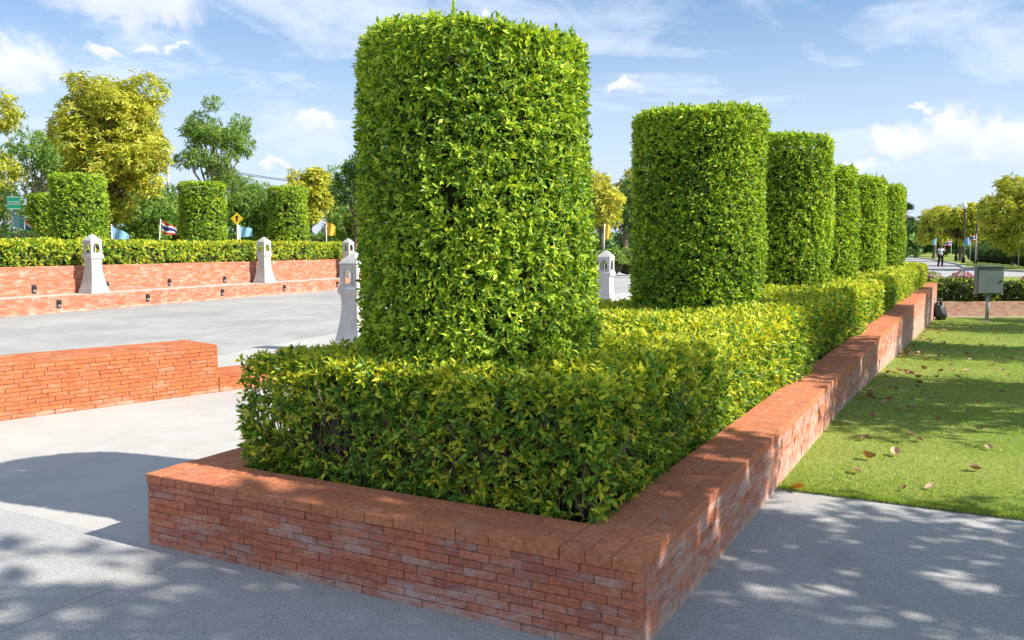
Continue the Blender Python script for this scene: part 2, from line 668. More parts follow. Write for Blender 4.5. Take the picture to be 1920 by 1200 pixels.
# ------------------------------------------------------------------ clipped columns
def topiary(label, loc, r, z0, z1, n, length, lod, seed, group='clipped columns', young_side=.60, young_top=.85, name='topiary_column'):
    rg = np.random.default_rng(seed)
    root = empty(name, (loc[0], loc[1], z0))
    tag(root, label, 'topiary', group)
    w = wob(seed, 10, .9, 7)
    h = z1 - z0
    rc = .075                                   # rounding of the rim
    side, top = 2 * math.pi * r * h, math.pi * r * r
    ns = int(n * side / (side + top))
    a = rg.random(n) * 6.2832
    zz = rg.random(n) * h
    rr = np.full(n, r)
    nz = np.zeros(n)
    q = np.sqrt(rg.random(n)) * r
    it = np.arange(n) >= ns
    zz[it] = h
    rr[it] = q[it]
    nz[it] = 1
    # rim rounding
    over = np.clip((np.where(it, rr - (r - rc), zz - (h - rc))) / rc, 0, 1)
    drop = rc * (1 - np.sqrt(np.clip(1 - over ** 2, 0, 1)))
    zz = np.where(it, zz - drop, zz)
    rr = np.where(it, rr, rr - drop)
    nz = np.where(it, 1 - .5 * over, .5 * over)
    nh = np.where(it, .5 * over, 1 - .5 * over)
    p0 = np.stack([rr * np.cos(a), rr * np.sin(a), zz], 1)
    nr = unit(np.stack([nh * np.cos(a), nh * np.sin(a), nz], 1))
    depth = -np.abs(rg.normal(0, .040, n)) + .032 * w(p0) + .016
    keep = (w(p0 * 2.3 + 5) > -1.3) | (rg.random(n) < .35)
    p = p0 + nr * depth[:, None]
    p, nr2, it2, zk = p[keep], nr[keep], it[keep], zz[keep]
    yf = np.clip(young_side + (young_top - young_side) * np.clip((zk - h + .3) / .3, 0, 1) ** 2 + .30 * w(p0[keep] * 1.6 + 2), .03, .98)
    g = Geo()
    sprigs(g, p, nr2, rg, 5, length, .40, lod, MIX_TOP, YNG, yf)
    # unclipped shoots standing up from the top
    m = max(14, int(60 * r * r / .46))
    aa, q = rg.random(m) * 6.28, np.sqrt(rg.random(m)) * r * .97
    sh_ = rg.uniform(.005, .026, m)
    for kk in range(4):
        pp = np.stack([q * np.cos(aa), q * np.sin(aa), h - .01 + kk * sh_], 1) + rg.normal(0, .008, (m, 3))
        sprigs(g, pp, np.tile((0, 0, 1.0), (m, 1)), rg, 4, length * .95, .36, lod, MID, YNG, .8, spread=(12, 48), jit=.22)
    fo = link('foliage', g.mesh('foliage', True), 'leaf', root)
    tag(fo, kind='stuff')
    # dense inner growth
    c = Geo()
    prof = [(r * .9, .0), (r - .13, .04), (r - .12, h * .3), (r - .12, h * .7), (r - .12, h - .22), (r - .2, h - .14), (.02, h - .12)]
    vs, fs, K = [], [], 28
    for rr_, z_ in prof:
        for k in range(K):
            an = 6.2832 * k / K
            vs.append((rr_ * math.cos(an), rr_ * math.sin(an), z_))
    for i in range(len(prof) - 1):
        for k in range(K):
            fs.append((i * K + k, i * K + (k + 1) % K, (i + 1) * K + (k + 1) % K, (i + 1) * K + k))
    c.add(vs, f4=fs)
    link('inner_branches', c.mesh('inner_branches', True), 'inner_growth', root)
    return root


MIX_TOP = ([(.095, .215, .030), (.16, .32, .038), (.050, .125, .022), (.30, .48, .052), (.44, .60, .058)], [3, 2.5, 3, 2.8, 3.2])


# ------------------------------------------------------------------ long hedges
def hedge(label, frame, s0, s1, t0, t1, z0, z1, density, length, lodfn, seed, thin=None, twigs=0, core_in=.16,
          young=(.2, .95), old=None, name='hedge', group=None, top_pal=GOLD, tmax_fine=1e9):
    """box hedge in the frame (o, S, T); density in shoots per m2"""
    rg = np.random.default_rng(seed)
    o, S, T = frame
    root = empty(name, tuple(Vector(o) + Vector(S) * (s0 + s1) / 2 + Vector(T) * t0 + Vector((0, 0, z0))))
    tag(root, label, 'hedge', group)
    w = wob(seed, 9, 1.2, 6)
    g = Geo()
    H_, W_, L_ = z1 - z0, s1 - s0, t1 - t0
    faces = [('top', W_ * L_), ('r', H_ * L_), ('l', H_ * L_), ('f', H_ * W_), ('b', H_ * W_)]
    mats = (np.array(o), np.array(S), np.array(T))
    loc = np.array(root.location)
    for nm, area in faces:
        n = int(area * density)
        n = int(n * {'f': 1.25, 'l': .6, 'b': .6}.get(nm, 1))
        u, v = rg.random(n), rg.random(n)
        if nm == 'top':
            # denser shoots near the camera end, larger ones further off
            p = np.stack([s0 + u * W_, t0 + v * L_, np.full(n, z1)], 1); nr = np.tile((0, 0, 1.0), (n, 1))
        elif nm == 'r':
            p = np.stack([np.full(n, s1), t0 + v * L_, z0 + u * H_], 1); nr = np.tile((1.0, 0, 0), (n, 1))
        elif nm == 'l':
            p = np.stack([np.full(n, s0), t0 + v * L_, z0 + u * H_], 1); nr = np.tile((-1.0, 0, 0), (n, 1))
        elif nm == 'f':
            p = np.stack([s0 + v * W_, np.full(n, t0), z0 + u * H_], 1); nr = np.tile((0, -1.0, 0), (n, 1))
        else:
            p = np.stack([s0 + v * W_, np.full(n, t1), z0 + u * H_], 1); nr = np.tile((0, 1.0, 0), (n, 1))
        # probability of keeping: distance thinning, replaced by bigger leaves
        sc = lodfn(p[:, 1])
        keep = rg.random(n) < 1 / sc ** 2
        gp = w(p * np.array((3.1, 3.1, 4.2)) + 3)
        if nm != 'top':
            keep &= (gp > -1.25) | (rg.random(n) < .22)
        p, nr, sc = p[keep], nr[keep], sc[keep]
        n = len(p)
        hz = (p[:, 2] - z0) / H_
        # rounded edges, wavy clipping
        cz = np.clip((p[:, 2] - (z1 - .09)) / .09, 0, 1)
        inw = .05 * cz ** 2 if nm != 'top' else 0
        es = np.minimum(p[:, 0] - s0, s1 - p[:, 0]); et = np.minimum(p[:, 1] - t0, t1 - p[:, 1])
        ed = np.clip(1 - np.minimum(es, et) / .1, 0, 1) if nm == 'top' else np.zeros(n)
        dep = -np.abs(rg.normal(0, .05, n)) + .035 * w(p) + .01 - inw - .05 * ed ** 2
        dep = dep - .075 * (.5 + .5 * np.cos((p[:, 1] - 7.4) * 6.2832 / 4.4)) ** 5
        if nm != 'top':
            dep -= .06 * np.clip(1 - hz * 3.5, 0, 1)          # tucked in at the foot
        p = p + nr * dep[:, None]
        yf = young[0] + (young[1] - young[0]) * (np.ones(n) if nm == 'top' else np.clip((hz - .55) / .45, 0, 1) ** 1.6)
        yf = np.clip(yf + .2 * w(p * 1.7 + 9), .02, .98)
        pw = mats[0][None] + p[:, :1] * mats[1] + p[:, 1:2] * mats[2] + p[:, 2:] * np.array((0, 0, 1.0))
        nw = nr[:, :1] * mats[1] + nr[:, 1:2] * mats[2] + nr[:, 2:] * np.array((0, 0, 1.0))
        for lo_, hi_ in ((0, 1.01), (1.01, 1.4), (1.4, 1.9), (1.9, 9)):
            mk = (sc >= lo_) & (sc < hi_)
            if not mk.any():
                continue
            L = length * float(sc[mk].mean())
            lod = 3 if hi_ == 1.01 and tmax_fine > 0 else 2
            sprigs(g, pw[mk] - loc, nw[mk], rg, 5, L, .42, lod, old or MIX_H, top_pal, yf[mk],
                   upb=.5 if nm != 'top' else .6, jit=.5)
    fo = link('foliage', g.mesh('foliage', True), 'leaf', root)
    tag(fo, kind='stuff')
    c = Geo()
    ci = core_in
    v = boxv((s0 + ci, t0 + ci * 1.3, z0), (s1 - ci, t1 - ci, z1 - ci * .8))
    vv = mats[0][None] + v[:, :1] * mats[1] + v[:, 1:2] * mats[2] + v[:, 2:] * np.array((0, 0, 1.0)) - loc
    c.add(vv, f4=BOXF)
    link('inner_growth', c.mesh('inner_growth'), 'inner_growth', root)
    if twigs:
        tg = Geo()
        for i in range(twigs):
            face = random.random()
            if face < .8:
                s, t = random.uniform(s0 + .08, s1 - .08), t0 + random.uniform(.07, .16)
                out = np.array((0, -1.0, 0))
            else:
                s, t = s1 - random.uniform(.09, .17), t0 + random.uniform(.05, 1.3)
                out = np.array((1.0, 0, 0))
            zb = z0 + random.uniform(0, .35) * H_
            pts = []
            q = np.array((s, t, zb))
            dr = np.array((random.uniform(-.35, .35), random.uniform(-.12, .12), 1.0))
            ln = random.uniform(.18, .42) * H_ / .65
            for k in range(5):
                pts.append(q.copy())
                dr = dr + np.array((random.uniform(-.3, .3), random.uniform(-.3, .3), 0)) + out * .05
                q = q + dr / np.linalg.norm(dr) * ln / 4
            pw = [tuple(mats[0] + x[0] * mats[1] + x[1] * mats[2] + x[2] * np.array((0, 0, 1.0)) - loc) for x in pts]
            r0 = random.uniform(.003, .008)
            tube(tg, pw, [r0, r0 * .9, r0 * .75, r0 * .6, r0 * .4], 5, False)
        tag(link('twigs', tg.mesh('twigs', True), 'twig', root), kind='stuff')
    return root


MIX_H = ([(.10, .22, .030), (.165, .32, .038), (.065, .15, .025), (.30, .47, .052), (.42, .58, .058)], [3, 3, 2.4, 2.8, 2.6])


# ------------------------------------------------------------------ brickwork
BL, BHT, BD = .160, .0378, .078      # pitch of length and course, depth


def chamfer_brick(l, d, h, c, seed):
    """one clay brick, edges worn: 24 vertices, 44 triangles; origin at its centre"""
    r = random.Random(seed)
    bm = bmesh.new()
    bmesh.ops.create_cube(bm, size=1)
    for v in bm.verts:
        v.co = Vector((v.co.x * l + r.uniform(-1, 1) * .0016, v.co.y * d + r.uniform(-1, 1) * .0012, v.co.z * h + r.uniform(-1, 1) * .0012))
    bmesh.ops.bevel(bm, geom=bm.edges[:], offset=c, segments=1, affect='EDGES', profile=.5)
    me = bpy.data.meshes.new('brick')
    bm.to_mesh(me)
    bm.free()
    return me


class Bricks:
    """list of bricks (centre, along, size); the largest in view become objects, the rest one mesh"""
    def __init__(s, frame):
        s.b = []
        s.frame = frame

    def add(s, a0, b0, z0, a1, b1, z1, nrm):
        s.b.append((a0, b0, z0, a1, b1, z1, nrm))

    def course(s, axis, lo, hi, fixed, depth, z0, z1, nrm, pitch, shift, joint=.0022, jit=.0028):
        """bricks in a row along axis 0 (s) or 1 (t); fixed = outer face coordinate, depth signed inwards"""
        x = lo - shift
        while x < hi - .005:
            a, b = max(x, lo), min(x + pitch * random.uniform(.94, 1.06), hi)
            nx = b
            if b - a > .02:
                j = random.uniform(-jit, jit)
                f0, f1 = sorted((fixed + j * (1 if depth < 0 else -1), fixed + depth))
                zj = random.uniform(-.0008, .0008)
                if axis == 0:
                    s.add(a + joint / 2, f0, z0 + joint * .4, b - joint / 2, f1, z1 - joint * .4 + zj, nrm)
                else:
                    s.add(f0, a + joint / 2, z0 + joint * .4, f1, b - joint / 2, z1 - joint * .4 + zj, nrm)
            x = nx
        return

    def build(s, parent, mat, name='brick', limit=300, minscore=0.0, rest_name='brickwork'):
        o, A, B = s.frame
        sc = []
        for i, q in enumerate(s.b):
            c = Vector(o) + Vector(A) * (q[0] + q[3]) / 2 + Vector(B) * (q[1] + q[4]) / 2 + Vector((0, 0, (q[2] + q[5]) / 2))
            v = cam.location - c
            d = v.length
            n = Vector(A) * q[6][0] + Vector(B) * q[6][1] + Vector((0, 0, q[6][2]))
            dims = sorted((q[3] - q[0], q[4] - q[1], q[5] - q[2]))
            sc.append(max(0, n.dot(v) / d) * dims[1] * dims[2] / d ** 2 if v.y < 0 else 0)
        order = sorted(range(len(s.b)), key=lambda i: -sc[i])
        pick = [i for i in order[:limit] if sc[i] > minscore]
        ps = set(pick)
        inv = parent.matrix_basis.inverted()
        ang = math.atan2(A[1], A[0])
        cache = {}
        for i in pick:
            q = s.b[i]
            l, d, h = q[3] - q[0], q[4] - q[1], q[5] - q[2]
            key = (round(d, 2), round(h, 3), round(l, 2), i % 3)
            if key not in cache:
                cache[key] = (chamfer_brick(l, d, h, .0035, i), l, d, h)
                cache[key][0].materials.append(MATS[mat])
            me, l0, d0, h0 = cache[key]
            ob = bpy.data.objects.new(name, me)
            C.objects.link(ob)
            ob.parent = parent
            c = Vector(o) + Vector(A) * (q[0] + q[3]) / 2 + Vector(B) * (q[1] + q[4]) / 2 + Vector((0, 0, (q[2] + q[5]) / 2))
            ob.location = inv @ c
            ob.rotation_euler = (0, 0, ang - parent.rotation_euler.z)
            ob.scale = (l / l0, d / d0, h / h0)
        g = Geo()
        rest = [i for i in range(len(s.b)) if i not in ps]
        for i in rest:
            q = s.b[i]
            v = xf(boxv(q[:3], q[3:6]), s.frame)
            v = v - np.array(parent.location)
            g.add(v, f4=BOXF, c=np.full(8, random.random()))
        if rest:
            me = g.mesh(rest_name, attr='tone')
            ob = link(rest_name, me, mat, parent)
            tag(ob, kind='stuff')


def core_box(parent, frame, lo, hi, mat='mortar', name='mortar_bed'):
    g = Geo()
    v = xf(boxv(lo, hi), frame) - np.array(parent.location)
    g.add(v, f4=BOXF)
    return link(name, g.mesh(name), mat, parent)


def leftside(frame):
    return frame


# ==================================================================================
# THE SETTING
# ==================================================================================
def poly_sheet(name, pts, z, mat, thick=.0, zf=None):
    bm = bmesh.new()
    vs = [bm.verts.new((p[0], p[1], z if zf is None else zf(p[0], p[1]) + z)) for p in pts]
    f = bm.faces.new(vs)
    if f.normal.z < 0:
        f.normal_flip()
    if thick:
        r = bmesh.ops.extrude_face_region(bm, geom=[f])
        for v in r['geom']:
            if isinstance(v, bmesh.types.BMVert):
                v.co.z -= thick
        bmesh.ops.recalc_face_normals(bm, faces=bm.faces[:])
    me = bpy.data.meshes.new(name)
    bm.to_mesh(me)
    bm.free()
    o = link(name, me, mat)
    tag(o, kind='structure')
    return o


def ground_h(x, y):
    d = Vector((x, y, 0)) - PO
    s = d.dot(PS)
    t = d.dot(PT)
    k = min(1, max(0, (s + 2.6) / 1.6))
    far = 0.0
    return lawn_z(x, y) * k * (1 if t < 31.5 else 1) - .012 - (.03 if t < 2.75 else 0) * 1 - far


def build_ground():
    xs = np.concatenate([[-1600, -500, -160, -70, -40], np.arange(-28, 42, 1.0), [48, 60, 80, 140, 400, 1600]])
    ys = np.concatenate([[-300, -80, -20, -8], np.arange(-4, 52, 1.0), [56, 62, 75, 100, 160, 400, 1000, 2200]])
    g = Geo()
    vs = [(x, y, ground_h(x, y) - (.12 if (Vector((x, y, 0)) - PO).dot(PT) < 5 else 0.0) * (1 if (Vector((x, y, 0)) - PO).dot(PS) > -3 else 0)) for y in ys for x in xs]
    nx = len(xs)
    fs = [(j * nx + i, j * nx + i + 1, (j + 1) * nx + i + 1, (j + 1) * nx + i) for j in range(len(ys) - 1) for i in range(nx - 1)]
    g.add(vs, f4=fs)
    o = link('ground', g.mesh('ground', True), 'turf')
    tag(o, kind='structure')


build_ground()

# lawn sheet, exact edge at the paving and along the wall
def build_lawn():
    g = Geo()
    ss = [0.0, .5, 1, 1.5, 2, 3, 4, 5, 6, 8, 10, 13, 17, 22]
    tt = list(np.arange(2.698, 31.0, .8)) + [31.5]
    vs = []
    w = wob(77, 6, .4, 1.6)
    for t in tt:
        for s in ss:
            p = P(s - .02, t)
            k = min(1, (t - 2.72) / 1.2) * min(1, s / .6)
            vs.append((p.x, p.y, lawn_z(p.x, p.y) + .012 + .012 * k * float(w(np.array([[p.x, p.y, 0]]))[0])))
    n = len(ss)
    g.add(vs, f4=[(j * n + i, j * n + i + 1, (j + 1) * n + i + 1, (j + 1) * n + i) for j in range(len(tt) - 1) for i in range(n - 1)])
    o = link('lawn', g.mesh('lawn', True), 'turf')
    tag(o, kind='structure')


build_lawn()
# paving: foreground slabs of exposed aggregate with a saw joint, pale walk behind their edge, plaza beyond the kerb
JS = -2.42
slab = [(JS + .003, 14, -9, -.0), (-12, JS - .003, -9, -.0)]
for s0, s1, t0, t1 in slab:
    poly_sheet('pavement', [P(s0, t0), P(s1, t0), P(s1, t1), P(s0, t1)], .004, 'aggregate', .1)
poly_sheet('pavement', [P(-.01, .0), P(14, .0), P(14, 2.7), P(-.01, 2.7)], .004, 'aggregate', .1)
poly_sheet('path', [P(-PW + .01, .004), P(-PW + .01, 34), P(-9.8, 34), P(-9.8, 12), P(-7.6, .004)], .0, 'pale_concrete', .1)
poly_sheet('plaza', [(-30, 4.5), P(-6.9, -.02)[:2], P(-5.0, 3.5)[:2], P(-5.0, 44)[:2], (-4, 48), F(.0, 24)[:2], F(0, -14)[:2]], -.004, 'plaza_concrete', .1)
poly_sheet('joint_base', [P(-3, -9), P(-2, -9), P(-2, 0), P(-3, 0)], -.016, 'mortar').name = 'pavement_bed'

# road with raised verge
poly_sheet('road', [(-40, 44), (10, 45), (28.5, 46.5), (60, 41), (60, 45), (31.8, 53.1), (32.2, 57.9), (33.2, 63.5), (39.5, 76.6),
                    (46.2, 93.1), (52, 108), (60, 130), (60, 175), (-40, 175)], .03, 'road_concrete', .05)
poly_sheet('verge', [(60, 45.05), (31.9, 53.2), (32.3, 57.9), (33.3, 63.4), (39.6, 76.5), (46.3, 93), (52.1, 108), (80, 180), (170, 180), (150, 45)], .13, 'turf', .2)


def kerb_line(pts, w, z0, z1, name='kerb'):
    g = Geo()
    vs = []
    for i, p in enumerate(pts):
        a, b = Vector(pts[max(i - 1, 0)]), Vector(pts[min(i + 1, len(pts) - 1)])
        d = (b - a).normalized()
        n = Vector((-d.y, d.x))
        p = Vector(p)
        vs += [(*(p - n * w / 2), z0), (*(p + n * w / 2), z0), (*(p + n * w / 2), z1), (*(p - n * w / 2), z1)]
    fs = []
    for i in range(len(pts) - 1):
        for k in range(4):
            fs.append((i * 4 + k, i * 4 + (k + 1) % 4, i * 4 + 4 + (k + 1) % 4, i * 4 + 4 + k))
    g.add(vs, f4=fs + [(3, 2, 1, 0)])
    tag(link(name, g.mesh(name), 'kerb_concrete'), kind='structure')


kerb_line([(60, 45), (31.8, 53.1), (32.2, 57.9), (33.2, 63.5), (39.5, 76.6), (46.2, 93.1), (52, 108), (80, 182)], .22, 0, .15)

# ==================================================================================
# MAIN PLANTER
# ==================================================================================
PF = (tuple(PO), tuple(PS), tuple(PT))
planter = empty('brick_planter', tuple(P(-PW / 2, PLEN / 2)))
tag(planter, 'long low brick planter with broad coping holding the hedge and the tall clipped columns', 'planter')
LOW = -1.1
bk = Bricks(PF)
bs = Bricks(PF)
NC = 9
for k in range(NC):
    z0, z1 = k * BHT, (k + 1) * BHT
    bk.course(0, -PW, 0, 0.0, BD, z0, z1, (0, -1, 0), BL, [0, .08, .04, .11][k % 4])
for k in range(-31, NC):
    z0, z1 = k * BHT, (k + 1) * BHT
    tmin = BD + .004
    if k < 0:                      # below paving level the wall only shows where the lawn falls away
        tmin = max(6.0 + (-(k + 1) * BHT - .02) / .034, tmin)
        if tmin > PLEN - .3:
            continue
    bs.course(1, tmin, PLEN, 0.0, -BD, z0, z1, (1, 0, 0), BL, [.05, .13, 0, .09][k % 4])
    if k >= 0:
        bk.course(1, BD + .004, PLEN, -PW, BD, z0, z1, (-1, 0, 0), BL, [0, .08, .04, .12][k % 4])
bk.build(planter, 'brick_planter', limit=165)
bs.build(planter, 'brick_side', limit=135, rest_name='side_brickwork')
cp = Bricks(PF)
zc0, zc1 = NC * BHT, PH + .006
rw = LEDGE / 3
for r_ in range(3):
    sh = [0, .08, .03][r_]
    # right and left strips, then the front strip between them
    for a0, a1, nrm in ((-rw * (r_ + 1), -rw * r_, (0, 0, 1)), (-PW + rw * r_, -PW + rw * (r_ + 1), (0, 0, 1))):
        ov = .005 if r_ == 0 else 0
        lo, hi = (a0, a1 + ov) if a0 > -1 else (a0 - ov, a1)
        x = -.005 - sh * 0
        first = True
        while x < PLEN:
            ln = BL * random.uniform(.97, 1.03) - (sh if first else 0)
            first = False
            x1 = min(x + ln, PLEN)
            if x1 - x > .02:
                cp.add(lo + .0012, x + .0012, zc0 + random.uniform(0, .001), hi - .0012, x1 - .0012, zc1 + random.uniform(-.0015, .0015), nrm)
            x = x1
    x, first = -PW + LEDGE, True
    while x < -LEDGE - .01:
        ln = BL * random.uniform(.97, 1.03) - (sh if first else 0)
        first = False
        x1 = min(x + ln, -LEDGE)
        if x1 - x > .02:
            cp.add(x + .0012, rw * r_ - (.005 if r_ == 0 else -.0012), zc0 + random.uniform(0, .001), x1 - .0012, rw * (r_ + 1) - .0012, zc1 + random.uniform(-.0015, .0015), (0, 0, 1))
        x = x1
cp.build(planter, 'brick_coping', name='coping_brick', rest_name='coping')
ins = .007
core_box(planter, PF, (-PW + ins, ins, -1.2), (-PW + LEDGE - .002, PLEN - ins, zc1 - .008))
core_box(planter, PF, (-LEDGE + .002, ins, -1.2), (-ins, PLEN - ins, zc1 - .008))
core_box(planter, PF, (-PW + LEDGE - .002, ins, -1.2), (-LEDGE + .002, LEDGE - .002, zc1 - .008))
core_box(planter, PF, (-PW + LEDGE - .002, PLEN - LEDGE, -1.2), (-LEDGE + .002, PLEN - ins, zc1 - .008))
core_box(planter, PF, (-PW + LEDGE - .002, LEDGE - .002, -.2), (-LEDGE + .002, PLEN - LEDGE, .30), 'soil', 'soil')

# hedge in the planter
def lod_main(t):
    return np.clip(1.0 + np.maximum(0, t - 3.2) * .07, 1.0, 1.7)


hedge('clipped golden green box hedge filling the brick planter round the columns', PF, -PW + LEDGE - .02, -LEDGE + .03, LEDGE + .03, PLEN - LEDGE - .3, .31, .995,
      1150, .044, lod_main, 21, twigs=420, core_in=.17, young=(.34, .97))

# clipped columns
cols = [(1.16, .612, 2.72, 'tall clipped column at the near end of the brick planter'),
        (5.55, .615, 2.90, 'clipped column second along the brick planter, after the end one'),
        (10.0, .625, 3.12, 'clipped column third along the brick planter from the corner'),
        (13.5, .555, 2.99, 'slimmer clipped column fourth along the brick planter'),
        (18.2, .625, 3.12, 'clipped column fifth along the brick planter, next to the last'),
        (23.6, .69, 3.27, 'clipped column standing last at the far end of the planter')]
cnt = [25000, 21000, 13000, 9000, 9000, 9500]
lens = [.039, .045, .055, .062, .068, .074]
for i, (t, r, zt, lab) in enumerate(cols):
    topiary(lab, P(-PW / 2, t), r, .30, zt, cnt[i], lens[i], (3 if i == 0 else 2), 40 + i)

# ==================================================================================
# FAR TERRACE ON THE LEFT: ledge, wall, hedge, columns, stone lanterns, step lights
# ==================================================================================
FF = (tuple(FO), tuple(FS), tuple(FT))
LT0, LT1 = -9.0, 17.5
LH, WH, SET = .41, 1.12, .75
terr = empty('terrace_wall', tuple(F(-.6, 4)))
tag(terr, 'long two step red brick terrace wall across the plaza, streaked with lime', 'wall')
fb = Bricks(FF)
ch = LH / 8
for k in range(8):
    fb.course(1, LT0, LT1, 0, -.08, k * ch, (k + 1) * ch, (1, 0, 0), .21, [0, .1, .05, .14][k % 4], joint=.006, jit=.004)
ch2 = (WH - LH) / 14
for k in range(14):
    fb.course(1, LT0, LT1, -SET, -.08, LH + k * ch2, LH + (k + 1) * ch2, (1, 0, 0), .21, [0, .1, .05, .14][k % 4], joint=.006, jit=.004)
fb.build(terr, 'brick_far', limit=0)
core_box(terr, FF, (-SET - .09, LT0, -.2), (-.008, LT1, LH - .001), 'pale_concrete', 'ledge')
core_box(terr, FF, (-3.8, LT0, -.2), (-SET - .008, LT1, WH - .004), 'brick_far', 'wall_core')


def const_lod(v):
    return np.ones(len(v)) * 1.0


hedge('low yellow green hedge along the top of the terrace wall', FF, -SET - 1.0, -SET - .12, LT0, 15.6, WH - .02, 1.74, 210, .095, const_lod, 22, tmax_fine=0,
      young=(.55, .98), core_in=.14)
for x, y, r, zt, lab, n in ((-12.31, 24.75, .71, 3.56, 'clipped column behind the terrace hedge, between the big yellow tree and the round dark bush', 3200),
                            (-10.46, 29.42, .73, 3.69, 'clipped column behind the terrace hedge, in front of the feathery green tree', 2800),
                            (-8.71, 33.8, .71, 3.84, 'clipped column behind the terrace hedge, nearest the yellow pennant', 2600),
                            (-16.4, 31.0, .7, 3.4, 'clipped column half hidden behind another column', 1800)):
    topiary(lab, (x, y), r, WH - .1, zt, int(n * 1.7), .088, 2, int(x * 10) + 300, 'columns behind the terrace hedge', young_side=.6)

# stone lanterns
def make_lantern():
    root = empty('stone_lantern')
    g = Geo()
    square_lathe(g, [(.262, 0), (.262, .065), (.246, .075), (.246, .12), (.232, .13), (.232, .165), (.220, .18), (.220, .205)])
    link('plinth', g.mesh('plinth'), 'stone_white', root)
    g = Geo()
    prof = []
    for i in range(13):
        u = i / 12
        prof.append((.142 + .076 * (1 - u) ** 2.1 + .012 * max(0, u - .75) * 4, .205 + u * .66))
    square_lathe(g, prof)
    link('shaft', g.mesh('shaft'), 'stone_white', root)
    g = Geo()
    square_lathe(g, [(.155, .865), (.162, .885), (.182, .895), (.187, .95), (.187, .975), (.172, .995), (.172, 1.02)])
    link('shelf', g.mesh('shelf'), 'stone_white', root)
    # head: four walls with arched openings
    hw, th, z0, z1 = .160, .038, 1.02, 1.335
    for k in range(4):
        bm = bmesh.new()
        o = .090
        outer = [(-hw, z0), (hw, z0), (hw, z1), (-hw, z1)]
        arch = [(-o, z0 + .025), (o, z0 + .025), (o * 1.02, z0 + .14)]
        for j in range(1, 8):
            a = math.pi * j / 8
            arch.append((o * 1.02 * math.cos(a), z0 + .14 + .125 * math.sin(a) ** .8))
        arch.append((-o * 1.02, z0 + .14))
        vo = [bm.verts.new((x, -hw, z)) for x, z in outer]
        va = [bm.verts.new((x, -hw, z)) for x, z in arch]
        eo = [bm.edges.new((vo[i], vo[(i + 1) % 4])) for i in range(4)]
        ea = [bm.edges.new((va[i], va[(i + 1) % len(va)])) for i in range(len(va))]
        bmesh.ops.triangle_fill(bm, edges=eo + ea, use_beauty=True)
        r = bmesh.ops.extrude_face_region(bm, geom=bm.faces[:])
        for v in r['geom']:
            if isinstance(v, bmesh.types.BMVert):
                v.co.y += th
                v.co.x *= .74 if abs(v.co.x) > hw - .001 else 1
        bmesh.ops.recalc_face_normals(bm, faces=bm.faces[:])
        bmesh.ops.rotate(bm, verts=bm.verts[:], cent=(0, 0, 0), matrix=Matrix.Rotation(k * math.pi / 2, 3, 'Z'))
        me = bpy.data.meshes.new('arched_panel')
        bm.to_mesh(me)
        bm.free()
        link('arched_panel', me, 'stone_white', root)
    g = Geo()
    square_lathe(g, [(.155, 1.335), (.170, 1.34), (.170, 1.355), (.145, 1.39), (.095, 1.445), (.045, 1.495), (.010, 1.52)])
    link('roof', g.mesh('roof'), 'stone_white', root)
    return root


lan0 = make_lantern()
rzF = math.atan2(FT.y, FT.x) - math.pi / 2
rzP = math.atan2(PT.y, PT.x) - math.pi / 2
lan = [((-10.83, 22.38, LH), rzP, 'white stone lantern on the brick ledge in front of the big yellow tree'),
       ((-8.26, 28.87, LH), rzP, 'white stone lantern on the brick ledge, middle one of the ledge'),
       ((-6.36, 33.67, LH), rzP, 'white stone lantern at the far end of the brick ledge'),
       ((-2.40, 13.2, 0), rzP, 'grey stone lantern on the plaza half hidden by the end column'),
       ((2.30, 21.2, 0), rzP, 'stone lantern seen in the gap between the first two columns'),
       ((-5.50, 8.62, .531), rzP - .45, 'stone lantern on the orange brick block, only its foot in view')]
for i, (lc, rz, lab) in enumerate(lan):
    o = lan0 if i == 0 else copy_tree(lan0)
    o.location = lc
    o.rotation_euler = (0, 0, rz)
    tag(o, lab, 'stone lantern', 'stone lanterns round the plaza')


def make_step_light():
    root = empty('step_light')
    g = Geo()
    box(g, (-.055, -.022, -.10), (.055, 0, .10))
    link('housing', g.mesh('housing'), 'light_housing', root)
    g = Geo()
    box(g, (-.036, -.028, -.065), (.036, -.0225, -.005))
    link('lens', g.mesh('lens'), 'light_lens', root)
    g = Geo()
    g.add([(-.05, -.0225, .012), (.05, -.0225, .012), (.05, -.055, -.004), (-.05, -.055, -.004), (-.05, -.0225, .07), (.05, -.0225, .07), (.05, -.058, .004), (-.05, -.058, .004)], f4=BOXF)
    link('visor', g.mesh('visor'), 'lamp_black', root)
    return root


sl0 = make_step_light()
first = True
for s_, zz, bear, lab, grp in ((.006, .22, (1.48, 4.33, 7.34, 10.44, 13.68), 'black step light in the lower ledge face', 'lights in the ledge face'),
                               (-SET + .006, LH + .16, (1.43, 3.66, 5.95, 8.35), 'black step light in the upper terrace wall', 'lights in the upper wall')):
    for n_, b_ in enumerate(bear):
        o = sl0 if first else copy_tree(sl0)
        first = False
        o.location = F(s_, b_, zz)
        o.rotation_euler = (0, 0, math.atan2(FS.y, FS.x) + math.pi / 2)
        nth = ('first', 'second', 'third', 'fourth', 'fifth')[len(bear) - 1 - n_]
        tag(o, lab + ', %s from the lantern at the far end' % nth, 'step light', grp)

